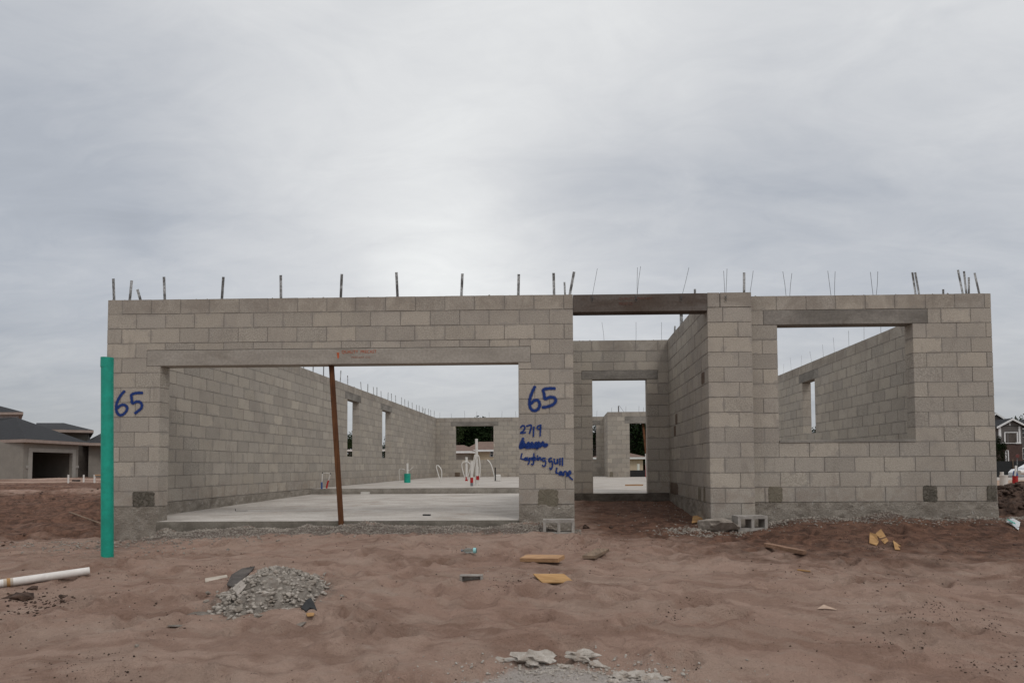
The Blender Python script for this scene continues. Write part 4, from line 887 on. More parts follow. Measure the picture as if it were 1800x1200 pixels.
# plastic bag near the right edge
shard('plastic_bag', [(1768,922),(1780,921),(1794,926),(1791,935),(1780,931)], 'clear', .006, 'crumpled clear plastic bag with a green stripe at the right edge', 'plastic bag', .02, [.0,.03,.015,.0,.01])
bgp = bpy.data.objects['plastic_bag']; P_ = [ong(x, y)+np.array([0, 0, .05]) for x, y in ((1770,922),(1773,921.5),(1786,931),(1783,932))]; MB().poly(P_, .004).build('green_stripe', MT['pvc_green'], bgp)
# cinder blocks, lying on their side with the two cells towards the camera
def cinder(c, ang, label):
    t = thing('cinder_block', label, 'concrete block', tuple(c), 'loose cinder blocks in front of the house')
    L, Hh, Dp, w = .397, .194, .194, .038; Rm = rotz(ang); mb = MB()
    def b(x0, x1, z0, z1, y0=-Dp/2, y1=Dp/2): mb.obox(Rm@np.array([(x0+x1)/2, (y0+y1)/2, 0])+np.array(c)+np.array([0, 0, (z0+z1)/2]), ((x1-x0)/2, (y1-y0)/2, (z1-z0)/2), Rm)
    b(-L/2, L/2, 0, w); b(-L/2, L/2, Hh-w, Hh); b(-L/2, -L/2+w, w, Hh-w); b(L/2-w, L/2, w, Hh-w); b(-w/2, w/2, w, Hh-w)
    mb.build('block_body', MT['cmu'], t)
a = ong(982, 938); cinder(a+np.array([0, .09, -.005]), .03, 'grey two celled cinder block on its side against the pier with the blue writing')
a = ong(1322, 935); cinder(a+np.array([0, .09, -.005]), .12, 'grey two celled cinder block on its side in front of the entry pillar')
# bits on the garage slab
p = atz(750, 906, -.2); tag(MB().obox(p+np.array([0, 0, .012]), (.055, .02, .010), rotz(-.15)).build('dark_scrap', MT['black'], None), 'small dark scrap lying on the garage slab', 'scrap')
p = atz(414, 898, -.19); nb = MB(); nb.tube([p, p+np.array([0, 0, .035])], .006, 8); nb.tube([p+np.array([0, 0, .006]), p+np.array([.19, .02, .006])], .003, 6); tag(nb.build('anchor_bolt', MT['wire'], None), 'small dark bolt with a wire on the garage slab near the left wall', 'bolt')
p = ong(122, 905); q = ong(180, 928); tag(MB().tube([p+np.array([0, 0, .05]), q+np.array([0, 0, .05])], .014, 10).build('grey_rod', MT['wood_grey'], None), 'grey rod lying in the churned earth behind the green pipe', 'rod')
# ------------------------------------------------------------------ plumbing stub ups on the slab
def vpipe(t, name, px, pyb, pyt, r, mat, base_y, pxt=None):
    b = aty(px, pyb, base_y); e_ = aty(pxt or px, pyt, base_y); return MB().tube([b, e_], r, 14).build(name, MT[mat], t)
def curve_px(t, name, pts, y, r, mat):
    P_ = smooth_pts([tuple(aty(a, b, y)) for a, b in pts], 6); return MB().tube(P_, r, 8).build(name, MT[mat], t)
def stub(name, label, px, py, group=None): p = atz(px, py, 0); return thing(name, label, 'pipe', tuple(p), group or 'plumbing stub ups on the slab'), p[1]
t, y = stub('pipe_stub', 'short white pipe rising from a green sleeve near the left wall', 716, 848)
vpipe(t, 'sleeve', 716, 848, 832, .10, 'pvc_green', y); vpipe(t, 'pipe', 716, 832, 814, .035, 'pvc_clean', y); curve_px(t, 'tie_wire', [(703, 846), (702, 825), (712, 825)], y, .008, 'pvc_clean'); curve_px(t, 'tie_wire', [(716, 828), (724, 823), (727, 819)], y, .008, 'pvc_clean')
t, y = stub('tube_loop', 'white looped water tube standing alone left of the tall pipes', 775, 846)
curve_px(t, 'tube', [(774, 846), (770, 832), (767, 820), (770, 818), (775, 824), (776.5, 832), (775.5, 846)], y, .018, 'pvc_clean')
t, y = stub('pipe_stub', 'white pipe with a red band and two arched tubes, leftmost of the central three', 820, 845)
vpipe(t, 'pipe', 820, 838, 803, .042, 'pvc_clean', y); vpipe(t, 'red_band', 820, 845, 838, .046, 'red', y); curve_px(t, 'tube', [(818, 842), (813, 825), (812, 815), (816, 811), (820, 812)], y-.05, .016, 'pvc_clean'); curve_px(t, 'tube', [(821, 842), (826, 825), (827, 817), (823, 812), (820, 811)], y-.05, .016, 'pvc_clean')
t, y = stub('pipe_stub', 'shorter white pipe with a red band and grey foot, middle of the central three', 829, 854)
vpipe(t, 'pipe', 829, 840, 810, .034, 'pvc_clean', y); vpipe(t, 'red_band', 829.2, 848, 839, .039, 'red', y); vpipe(t, 'pipe_foot', 829.3, 855, 848, .036, 'greypipe', y)
t, y = stub('pipe_stub', 'tallest white pipe with a coupling and red band, rightmost of the central three', 838.5, 852)
vpipe(t, 'pipe', 838.5, 836, 771, .038, 'pvc_clean', y, 837.5); vpipe(t, 'coupling', 838.5, 852, 820, .052, 'pvc_clean', y); vpipe(t, 'red_band', 839, 843, 836, .055, 'red', y)
curve_px(t, 'tube', [(830, 838), (832, 815), (834.5, 800), (836, 802), (833, 820), (830, 838)], y-.06, .015, 'pvc_clean'); curve_px(t, 'tube', [(843, 838), (844, 822), (842, 803), (840, 800)], y-.06, .015, 'pvc_clean')
t, y = stub('bent_tube', 'white bent tube beside a dark conduit near the rear wall', 870.5, 845)
curve_px(t, 'tube', [(870, 843), (867, 828), (862, 814), (856.5, 808)], y, .020, 'pvc_clean'); vpipe(t, 'conduit', 870.5, 845, 821, .022, 'black', y)
p = atz(876, 845, 0); tag(MB().box((p[0]-.09, p[1], 0.0), (p[0]+.07, p[1]+.16, .22)).build('white_box', MT['pvc_clean'], None, bevel=.02), 'small white box on the slab right of the bent tube', 'box')
t, y = stub('water_stub', 'pair of blue and red taped tubes joined by a wire at the slab step', 566, 859)
vpipe(t, 'blue_tube', 565.5, 859, 847, .020, 'blue', y); vpipe(t, 'white_tube', 565.8, 847, 832, .012, 'pvc_clean', y, 567); curve_px(t, 'red_tube', [(574, 858), (575.5, 850), (577.5, 844)], y, .020, 'red'); curve_px(t, 'white_tube', [(577.5, 844), (579, 838), (581, 832)], y, .012, 'pvc_clean'); curve_px(t, 'wire', [(567, 831), (574, 831), (581, 832.5)], y, .006, 'pvc_clean'); vpipe(t, 'cap', 567, 832, 829.5, .012, 'black', y); vpipe(t, 'cap', 581, 833.5, 831, .012, 'black', y)
p = atz(1140, 845, 0); t = thing('taped_pipes', 'bundle of red and white taped pipes seen at the right side of the doorway', 'pipe', tuple(p)); y = p[1]
vpipe(t, 'white_pipe', 1138, 843, 797, .04, 'pvc_clean', y-.1, 1136); vpipe(t, 'red_pipe', 1140, 846, 822, .05, 'red', y-.2, 1140); vpipe(t, 'red_pipe', 1136, 838, 815, .03, 'red', y+.1, 1136); vpipe(t, 'white_pipe', 1143, 846, 800, .045, 'pvc_white', y, 1141)
a_ = atz(1099, 853.5, 0); b_ = atz(1131, 853.5, 0); tag(MB().box((a_[0], a_[1]-.04, 0), (b_[0], a_[1]+.04, .035)).build('timber_plank', MT['wood_new'], None), 'thin timber plank lying on the slab beyond the doorway', 'plank')
a_ = aty(642, 864, 6.33); tag(MB().box((a_[0]-.10, 6.30, -.135), (a_[0]+.10, 6.38, -.085)).build('white_offcut', MT['pvc_clean'], None), 'white offcut lying against the slab step', 'offcut')
# ------------------------------------------------------------------ right side: dirt pile, form boards, pipes, car
dp = aty(1800, 890, 2.4); V = []; n = 60; f = []
for i in range(n+1):
    for j in range(n+1):
        x, y = 12.6+5.0*i/n, 1.1+2.3*j/n; u, w = (x-15.0)/2.35, (y-2.25)/1.1; r_ = math.hypot(u, w)
        V.append((x, y, -.45+.64*max(0, 1-r_**2.2)+.15*abs(float(fbm(np.array([x]), np.array([y]), 3.5, 5, 1, .65)[0]))*(r_ < 1.05)))
for i in range(n):
    for j in range(n): a = i*(n+1)+j; f.append((a, a+n+1, a+n+2, a+1))
tag(MB().add(V, f).build('dirt_pile', MT['clod'], None), 'dark heap of dug earth right of the house', 'dirt pile', kind='stuff')
r = np.random.default_rng(77); n = 1500; x = r.uniform(12.7, 17, n); y = r.uniform(1.2, 3.2, n); u, w = (x-15.0)/2.35, (y-2.25)/1.1; r_ = np.hypot(u, w); k = r_ < 1; x, y, r_ = x[k], y[k], r_[k]
scatter('soil_clods', MT['clod'], np.stack([x, y, -.42+.64*(1-r_**2.2)+.04], 1), .012+.05*r.random(len(x))**3, .7, 78, label='dark clods covering the earth heap right of the house', cat='soil clods', kind='stuff')
fb = thing('slab_form', 'tan timber form boards around a sand pad on the next lot at right', 'form boards', (16, 3.6, -.3))
MB().box((13.2, 3.5, -.5), (24, 3.545, .085)).build('form_board', MT['formboard'], fb); MB().box((13.2, 3.549, -.5), (13.245, 8, .085)).build('form_board', MT['formboard'], fb)
MB().box((13.25, 3.549, -.5), (24, 8, .06)).build('sand_pad', plain('pad_sand', (.30, .20, .14), .95, .15, 2, .5), fb)
MB().obox(aty(1799, 862, 3.3), (.03, .02, .5), roty(.6)).build('form_stake', MT['formboard'], fb)
yq = CAM[1]+12.4
def wpipe(name, label, px, pyb, pyt, r, mat, y, cat='pipe'):
    b = aty(px, pyb, y); e_ = aty(px, pyt, y); return b, e_, thing(name, label, cat, tuple(b), 'pipes on the next lot')
b, e_, t = wpipe('pipe_stub', 'thick white pipe stub on the next lot at the right edge', 1764.5, 857, 835, .07, 'pvc_clean', yq); b[2] = .06; MB().tube([b, e_], .070, 20).build('pipe', MT['pvc_clean'], t); MB().tube([e_-np.array([0, 0, .02]), e_+np.array([0, 0, .004])], .076, 20).build('cap', MT['pvc_clean'], t)
b, e_, t = wpipe('pipe_stub', 'smaller white pipe stub behind the thick one', 1761, 838, 829, .035, 'pvc_clean', yq+.8); b[2] = .06; MB().tube([b, e_], .035, 16).build('pipe', MT['pvc_clean'], t)
b, e_, t = wpipe('pipe_stub', 'red pipe stub with a blue and white fitting at the right edge', 1784.5, 857, 836, .05, 'red', yq); b[2] = .06; MB().tube([b, e_], .048, 20).build('pipe', MT['red'], t); MB().tube([e_, e_+np.array([.0, 0, .10])], [.045, .03], 14).build('fitting', MT['blue'], t); MB().tube([e_+np.array([-.03, -.03, 0]), e_+np.array([-.01, -.03, .09]), e_+np.array([.02, 0, .2])], .018, 10).build('white_tube', MT['pvc_clean'], t)
pw0 = aty(1792, 830, yq+.6); tag(MB().tube([pw0, pw0+np.array([2, .3, 0])], .045, 16).build('horizontal_pipe', MT['pvc_clean'], None), 'white pipe held level above the pad at the right edge', 'pipe', 'pipes on the next lot')
sb = MB(); a_ = aty(1750, 851, 16.5); b_ = aty(1900, 848, 16.5); sb.box((a_[0], 16.5, -.36), (b_[0], 16.58, -.07)); tag(sb.build('white_barrier', MT['pvc_clean'], None), 'long low white barrier board behind the pipe stubs', 'barrier')
# silt fence and road beyond
a_ = aty(1740, 832, 47); sf = thing('silt_fence', 'black silt fence running in front of the grey town houses', 'fence', (a_[0], 47, -1.0)); z1_ = aty(1770, 810, 47)[2]; MB().box((a_[0]-6, 47, -1.1), (a_[0]+30, 47.03, z1_)).build('fence_fabric', MT['black'], sf)
for i in range(8): MB().box((a_[0]-4+i*3, 46.94, -1.1), (a_[0]-3.95+i*3, 46.99, z1_+.15)).build('fence_stake', MT['wood_grey'], sf)
tag(MB().box((30, 18.7, -.96), (90, 58, -.94)).build('street', plain('pale_asphalt', (.12, .11, .10), .9, .15, 1), None), kind='structure')
tag(MB().box((26.2, 18.7, -.99), (30, 43, -.96)).build('sand_verge', plain('verge_sand', (.36, .24, .17), .95, .2, 1), None), kind='structure')
# parked car
cyy = 41.0; cx0 = aty(1803, 836, cyy)[0]
car = thing('parked_car', 'white parked car behind the pipes at the right edge', 'car', (cx0+2.2, cyy, -.94))
def car_section(pts, y0, y1): 
    return MB().poly([(x, y0, z) for x, z in pts], (y1-y0), (0, 1, 0))
zb = -.94
car_section([(cx0-.1, zb+.3), (cx0+4.4, zb+.3), (cx0+4.45, zb+.75), (cx0+4.2, zb+.9), (cx0+3.6, zb+.95), (cx0+.9, zb+.98), (cx0+.1, zb+.9), (cx0-.15, zb+.65)], cyy, cyy+1.75).build('body', MT['carpaint'], car, bevel=.06)
car_section([(cx0+.45, zb+.97), (cx0+1.3, zb+1.42), (cx0+2.7, zb+1.45), (cx0+3.65, zb+.96)], cyy+.12, cyy+1.63).build('roof', MT['carpaint'], car, bevel=.05)
car_section([(cx0+.75, zb+1.0), (cx0+1.4, zb+1.36), (cx0+2.6, zb+1.38), (cx0+3.3, zb+1.0)], cyy+.10, cyy+1.65).build('window', MT['glass'], car)
for wx in (cx0+.75, cx0+3.5):
    for wy in (cyy-.02, cyy+1.57):
        w_ = MB().tube([(wx, wy, zb+.33), (wx, wy+.2, zb+.33)], .33, 20).build('wheel', MT['black'], car); MB().tube([(wx, wy-.01, zb+.33), (wx, wy+.21, zb+.33)], .19, 14).build('rim', MT['strap'], w_)
# street sign
p = aty(1789, 838, 30); t = thing('street_sign', 'small red octagonal road sign on a thin post near the town houses', 'sign', (p[0], 30, -1.0)); zt = aty(1790, 801, 30)[2]; MB().tube([(p[0], 30, -1.05), (p[0], 30, zt+.12)], .025, 8).build('post', MT['strap'], t)
MB().poly([(p[0]+.12*math.cos(PI/8+k*PI/4), 29.95, zt+.12*math.sin(PI/8+k*PI/4)) for k in range(8)], .02, (0, 1, 0)).build('sign_plate', plain('sign_red', (.14, .04, .035), .6, .1), t)
# town house on the right
def B(px0, py0, px1, py1, y0, dep, mat, parent, name):
    a, b = aty(px0, py1, y0), aty(px1, py0, y0); return MB().box((a[0], y0, a[2]), (b[0], y0+dep, b[2])).build(name, MT[mat], parent)
def gable(px0, pxa, px1, pye, pya, y0, dep, parent, mat_w, trim=True, over=.4):
    a, c, b = aty(px0, pye, y0), aty(pxa, pya, y0), aty(px1, pye, y0); ze, za_ = a[2], c[2]; b[2] = ze
    MB().poly([(a[0], y0, ze), (b[0], y0, ze), (c[0], y0, za_)], dep, (0, 1, 0)).build('gable', MT[mat_w], parent)
    rf = MB()
    for p, q in (((a[0]-over, ze-over*(za_-ze)/(c[0]-a[0])), (c[0], za_)), ((c[0], za_), (b[0]+over, ze-over*(za_-ze)/(b[0]-c[0])))):
        rf.poly([(p[0], y0-.35, p[1]), (q[0], y0-.35, q[1]), (q[0], y0-.35, q[1]+.16), (p[0], y0-.35, p[1]+.16)], dep+.7, (0, 1, 0))
    r_ = rf.build('roof', MT['shingle'], parent)
    if trim:
        tm = MB()
        for p, q in (((a[0]-over, ze-over*(za_-ze)/(c[0]-a[0])), (c[0], za_)), ((c[0], za_), (b[0]+over, ze-over*(za_-ze)/(b[0]-c[0])))):
            tm.poly([(p[0], y0-.42, p[1]-.12), (q[0], y0-.42, q[1]-.12), (q[0], y0-.42, q[1]+.14), (p[0], y0-.42, p[1]+.14)], .06, (0, 1, 0))
        tm.build('fascia', MT['white'], r_)
    return r_
TY = 74.0
th_ = thing('town_house', 'grey two storey town house with white trim and a gabled porch', 'house', (aty(1776, 818, TY)[0], TY, -1.0))
B(1757.5, 748, 1797, 780, TY, 6, 'siding', th_, 'upper_wall'); B(1765, 780, 1797, 832, TY+.05, 6, 'brick', th_, 'lower_wall'); B(1735, 745, 1758, 832, TY+3, 6, 'siding', th_, 'side_wall'); B(1793, 750, 1830, 832, TY+1.5, 6, 'siding', th_, 'wing_wall')
gable(1754, 1776.5, 1800, 749, 737, TY, 6, th_, 'siding'); gable(1722, 1748, 1772, 743, 727, TY+3.5, 8, th_, 'siding'); gable(1790, 1830, 1870, 750, 736, TY+2.5, 7, th_, 'siding')
def frame(px0, py0, px1, py1, y, parent, w=1.3, inner='dark', name='window', mull=True):
    o = B(px0, py0, px1, py1, y-.03, .06, inner, parent, name); fr = MB()
    for (a, b, c, d) in ((px0-w, py0-w, px1+w, py0), (px0-w, py1, px1+w, py1+w*.7), (px0-w, py0, px0, py1), (px1, py0, px1+w, py1)):
        p, q = aty(a, d, y), aty(b, b, y); p, q = aty(a, d, y), aty(c, b, y); fr.box((p[0], y-.09, p[2]), (q[0], y-.02, q[2]))
    if mull:
        p, q = aty(px0, (py0+py1)/2+.3, y), aty(px1, (py0+py1)/2-.3, y); fr.box((p[0], y-.06, p[2]), (q[0], y-.031, q[2]))
    fr.build('frame', MT['white'], o); return o
frame(1766.5, 760.5, 1787, 778, TY, th_, 1.6, 'dark', 'porch_opening', False); B(1770, 762, 1773, 778, TY-.06, .03, 'siding', th_, 'porch_door')
frame(1794.5, 754, 1800, 768, TY+1.5, th_, 1.0, 'glass'); frame(1797, 788, 1803, 806, TY+1.5, th_, 1.0, 'glass'); frame(1768, 792, 1771.5, 811, TY+.05, th_, .9, 'siding', 'door', False)
B(1756, 748, 1759.5, 770, TY-.05, .05, 'white', th_, 'corner_trim'); B(1791.5, 749, 1793.5, 778, TY-.05, .05, 'white', th_, 'corner_trim'); B(1760, 777, 1768, 779.5, TY-.1, .1, 'white', th_, 'band_trim'); B(1786, 777, 1795, 779.5, TY-.1, .1, 'white', th_, 'band_trim'); B(1774.5, 743, 1776, 747.5, TY-.06, .04, 'white', th_, 'gable_vent')
# ------------------------------------------------------------------ house on the left
def P3(px, py, D): return CAM+ray(px, py)*D/ray(px, py).dot(FW)
LH = thing('stucco_house', 'single storey grey stucco house with an open dark garage and dark hipped roofs', 'house', tuple(P3(40, 840, 53)))
A = P3(40, 840, 53); Bc = P3(137, 832, 60); gz = A[2]-.4; ez = P3(40, 776, 53)[2]
u2 = (Bc-A); u2[2] = 0; LF = np.linalg.norm(u2); u2 /= LF; v2 = np.array([-.985, .17, 0.])
def quadwall(mb, p, q, z0, z1): mb.add([(p[0], p[1], z0), (q[0], q[1], z0), (q[0], q[1], z1), (p[0], p[1], z1)], [(0, 1, 2, 3)])
def solid(poly_, z0, z1, name, mat, parent): return MB().poly([(p[0], p[1], z0) for p in poly_], z1-z0).build(name, MT[mat], parent)
def onface(px):         # parameter along the garage front for a picture column
    best = min(np.linspace(-.2, 1.6, 3601), key=lambda t: abs(proj_x(A+u2*LF*t)-px)); return best
def proj_x(p): d = np.array(p)-CAM; return 900+PX+FOC*d.dot(RT)/d.dot(FW)
def proj_y(p): d = np.array(p)-CAM; return 600+PY-FOC*d.dot(UP)/d.dot(FW)
t0, t1 = onface(55), onface(126)
g0, g1 = A+u2*LF*t0, A+u2*LF*t1; inn = v2*6
ghz = P3(90, 795, 56.5)[2]; n3 = np.array([-u2[1], u2[0], 0]); n3 = n3 if n3.dot(v2) > 0 else -n3      # inwards
th2 = n3*.25
solid([A, g0, g0+th2, A+th2], gz, ez, 'wall', 'stucco', LH); solid([g1, Bc, Bc+th2, g1+th2], gz, ez, 'wall', 'stucco', LH); solid([g0, g1, g1+th2, g0+th2], ghz, ez, 'wall', 'stucco', LH)
Lc = A+v2*14; solid([A+th2, A+th2+u2*.25, Lc+u2*.25, Lc], gz, ez, 'wall', 'stucco', LH)
solid([g0+inn*.9-u2*.5, g1+inn*.9+u2*.8, g1+inn+u2*.8, g0+inn-u2*.5], gz, ez, 'garage_back_wall', 'stucco', LH); solid([g0-u2*.4+th2, g0-u2*.3+th2, g0-u2*.3+inn, g0-u2*.4+inn], gz, ez, 'garage_inner_wall', 'stucco', LH); solid([g1+u2*.3+th2, g1+u2*.4+th2, g1+u2*.4+inn, g1+u2*.3+inn], gz, ez, 'garage_inner_wall', 'stucco', LH)
solid([g0-u2*.4+th2, g1+u2*.4+th2, g1+u2*.4+inn, g0-u2*.4+inn], ez-.2, ez-.1, 'garage_ceiling', 'dark', LH)
tm = -n3*.06
for a, b, z0_, z1_ in ((g0-u2*.45, g0, gz, ghz+.35), (g1, g1+u2*.45, gz, ghz+.35), (g0, g1, ghz, ghz+.35), (A+u2*.3, g0-u2*.46, gz+1.25, gz+1.5), (g1+u2*.46, Bc, gz+1.25, gz+1.5)):
    solid([a, b, b+tm, a+tm], z0_, z1_, 'stucco_trim', 'trim', LH)
# right wing set back
W0 = P3(155, 833, 63); W1 = P3(215, 833, 66); E0 = P3(138, 833, 61.5)
solid([W0, W1, W1+np.array([0, 6, 0]), W0+np.array([0, 6, 0])], gz, ez+.1, 'wing_wall', 'stucco', LH)
solid([P3(134, 833, 64), P3(160, 833, 65), P3(160, 833, 65.4), P3(134, 833, 64.4)], gz, ez, 'entry_wall', 'dark', LH)
fyy = W0[1]+(W1[1]-W0[1])*.42-.05
frame(174, 789, 182, 811, fyy-.1, LH, .9, 'glass')
# roofs: main hip over the garage, wing hip, upper tower
def hip(eave, apex, name, parent, zf=.28, fas='fascia'):
    n_ = len(eave); v = [tuple(e_) for e_ in eave]+[tuple(a_) for a_ in apex]; 
    f_ = []
    if len(apex) == 1: f_ = [(i, (i+1) % n_, n_) for i in range(n_)]
    else: f_ = [(0, 1, n_+1, n_), (1, 2, n_+1), (2, 3, n_, n_+1), (3, 0, n_)]
    f_.append(tuple(range(n_))[::-1])
    r_ = MB().add(v, f_).build(name, MT['shingle'], parent)
    MB().poly([(e_[0], e_[1], e_[2]-zf) for e_ in eave], zf-.01).build('fascia', MT[fas], r_)
    return r_
ezr = ez+.22
o_ = .55
e0 = A-n3*o_-u2*.6; e1 = Bc-n3*o_+u2*.7; e2 = e1+n3*13; e3 = e0+v2*15+np.array([0, 2, 0])
ap = P3(28, 733, 60.5); ap2 = ap+np.array([-6, 2, 0])
hip([(e0[0], e0[1], ezr), (e1[0], e1[1], ezr), (e2[0], e2[1], ezr), (e3[0], e3[1], ezr)], [(ap[0], ap[1], ap[2]), (ap2[0], ap2[1], ap2[2])], 'roof', LH)
te = P3(120, 757.5, 63)[2]
T0, T1, T2, T3 = P3(74, 790, 63), P3(155, 790, 65), P3(158, 790, 74), P3(60, 790, 76)
solid([T0, T1, T2, T3], ez, te, 'upper_wall', 'stucco', LH)
q0, q1, q2, q3 = P3(68, 790, 61.5), P3(164, 790, 64), P3(158, 790, 76), P3(60, 790, 78)
ta, tb = P3(64, 743, 70), P3(112, 743, 70)
hip([(q0[0], q0[1], te+.15), (q1[0], q1[1], te+.15), (q2[0], q2[1], te+.15), (q3[0], q3[1], te+.15)], [tuple(ta), tuple(tb)], 'upper_roof', LH)
w0, w1, w2, w3 = P3(146, 790, 62), P3(230, 790, 65), P3(230, 790, 78), P3(140, 790, 78)
wa_, wb_ = P3(186, 757, 71), P3(220, 755, 71)
hip([(w0[0], w0[1], ezr+.05), (w1[0], w1[1], ezr+.05), (w2[0], w2[1], ezr+.05), (w3[0], w3[1], ezr+.05)], [tuple(wa_), tuple(wb_)], 'wing_roof', LH)
# taller wrapped house behind, at the left edge
B0 = P3(-60, 800, 74); B1 = P3(31, 800, 74)
LH2 = thing('wrapped_house', 'taller house with white wrapped walls and a dark roof at the far left edge', 'house', (B0[0], B0[1], -.4))
zt2 = P3(20, 729, 74)[2]; solid([B0, B1, P3(26, 800, 84), P3(-80, 800, 84)], -.5, zt2, 'wall', 'wrap', LH2)
for x0_, x1_, yy in ((-5, 12, 742), (2, 20, 748)): a = P3(x0_, yy, 73.8); b = P3(x1_, yy-7, 73.8); MB().poly([(a[0], a[1], a[2]), (b[0], b[1], b[2]), (b[0], b[1], b[2]+.1), (a[0], a[1], a[2]+.1)], .05, (0, 1, 0)).build('wrap_fold', MT['white'], LH2)
h0, h1 = P3(-90, 726, 73), P3(41, 727, 73); h2, h3 = P3(36, 727, 86), P3(-120, 727, 86); ra, rb = P3(-50, 700, 79), P3(-20, 708, 79)
hip([(h[0], h[1], zt2+.25) for h in (h0, h1, h2, h3)], [tuple(ra), tuple(rb)], 'roof', LH2, .3)
# bits in front of the stucco house
for i, (px, pb_, pt_, lb) in enumerate(((12, 838, 822, 'white pipe stub in front of the stucco house at the far left'), (120, 848, 834, 'white marker pipe in front of the open garage'), (147, 846, 834, 'grey marker pipe between the two white ones'), (166, 848, 834, 'white marker pipe with a short crossbar near the green pipe'))):
    p = ong(px, pb_); p2 = aty(px, pt_, p[1]); t = thing('marker_pipe', lb, 'pipe', tuple(p), 'marker pipes before the stucco house'); MB().tube([(p[0], p[1], p[2]-.1), (p[0], p[1], p2[2])], .055, 10).build('pipe', MT['pvc_white'], t)
    if i == 0: MB().tube([(p[0], p[1], p2[2]-.25), (p[0], p[1], p2[2])], .09, 10).build('cap', MT['greypipe'], t)
    if i == 3: MB().tube([(p[0], p[1], p2[2]-.03), (p[0]+.45, p[1], p2[2]-.03)], .04, 8).build('crossbar', MT['wood_new'], t)
p = ong(132, 846); tag(MB().box((p[0]-.25, p[1], p[2]-.02), (p[0]+.25, p[1]+.2, p[2]+.1)).build('black_cover', MT['black'], None), 'flat black cover lying near the marker pipes', 'cover')
p = ong(60, 836); tag(MB().poly([(p[0]-.4, p[1], p[2]), (p[0]+.5, p[1]-.3, p[2]), (p[0]+.6, p[1], p[2]), (p[0]-.3, p[1]+.3, p[2]+.1)], .06).build('white_sheet', MT['pvc_white'], None), 'white crumpled sheet on the ground before the garage', 'sheet')
# ------------------------------------------------------------------ houses behind
def backhouse(px0, px1, pye, pxa, pya, y, mat, label, D2=9, hipd=True, group='houses behind the lot'):
    a, b = aty(px0, pye, y), aty(px1, pye, y); ze = a[2]; t = thing('neighbour_house', label, 'house', (a[0], y, -.5), group)
    MB().box((a[0], y, -.5), (b[0], y+D2, ze)).build('wall', MT[mat], t)
    c = aty(pxa, pya, y+D2/2); rf = MB(); o = .5
    c1 = (min(c[0]-1, b[0]-2), y+D2/2, c[2]); c2 = (min(c[0]+1, b[0]-1), y+D2/2, c[2])
    hip([(a[0]-o, y-o, ze+.02), (b[0]+o, y-o, ze+.02), (b[0]+o, y+D2+o, ze+.02), (a[0]-o, y+D2+o, ze+.02)], [c1, c2], 'roof', t, .22, 'white'); bpy.data.objects[bpy.data.objects[-1].name] if False else None
    return t
MT['shingle_keep'] = MT['shingle']; MT['shingle'] = MT['roof_brown']
t = backhouse(824, 905, 790.5, 857, 776, 60, 'beige', 'beige neighbour house with a brown hipped roof seen through the rear window'); frame(862, 793, 867, 802, 60, t, .8, 'glass')
t = backhouse(786, 822, 793, 800, 782, 56, 'stucco', 'grey neighbour house with a sloping eave at the left of the rear window view')
t = backhouse(1040, 1130, 804, 1098, 796, 62, 'beige', 'beige neighbour house with a low roof seen through the porch opening')
frame(1046, 796, 1049, 803, 62, t, .8, 'glass') if False else None
MT['shingle'] = MT['shingle_keep']
a, b = aty(1000, 822, 40), aty(1160, 822, 40)
lawn = MB(); xs = np.linspace(5, 30, 26); ys = np.linspace(44, 59, 16)
v = [(x, y, -.44+.3*(y-44)/15) for x in xs for y in ys]; f = [(i*16+j, (i+1)*16+j, (i+1)*16+j+1, i*16+j+1) for i in range(25) for j in range(15)]
tag(lawn.add(v, f).build('lawn', MT['lawn'], None), kind='structure')
sf2 = thing('silt_fence', 'low black silt fence crossing behind the house, seen through the porch opening', 'fence', (14, 38, -.5)); MB().box((4, 38, -.5), (30, 38.03, .12)).build('fence_fabric', MT['black'], sf2)
for i in range(9): MB().box((5+i*2.8, 37.93, -.5), (5.05+i*2.8, 37.98, .2)).build('fence_stake', MT['wood_grey'], sf2)
p = aty(1122, 820, 50); tag(MB().tube([(p[0], 50, -.4), (p[0], 50, aty(1122, 815, 50)[2])], .12, 12).build('utility_marker', MT['pvc_clean'], None), 'short white utility marker on the lawn seen through the porch opening', 'marker')
a = aty(600, 799, 30); 
# pale rail seen through the left windows
a, b = atz(560, 812, .5), None
rl = thing('rail_fence', 'pale rail fence seen low through the left side windows', 'fence', (-12, 36, -.4)); zr = aty(620, 791, 36)[2]; MB().box((-13, 36, zr-.08), (-2, 36.08, zr+.06)).build('rail', MT['pvc_white'], rl); 
for i in range(4): MB().box((-12+i*3, 36.02, -.5), (-11.9+i*3, 36.06, zr-.08)).build('post', MT['pvc_white'], rl)
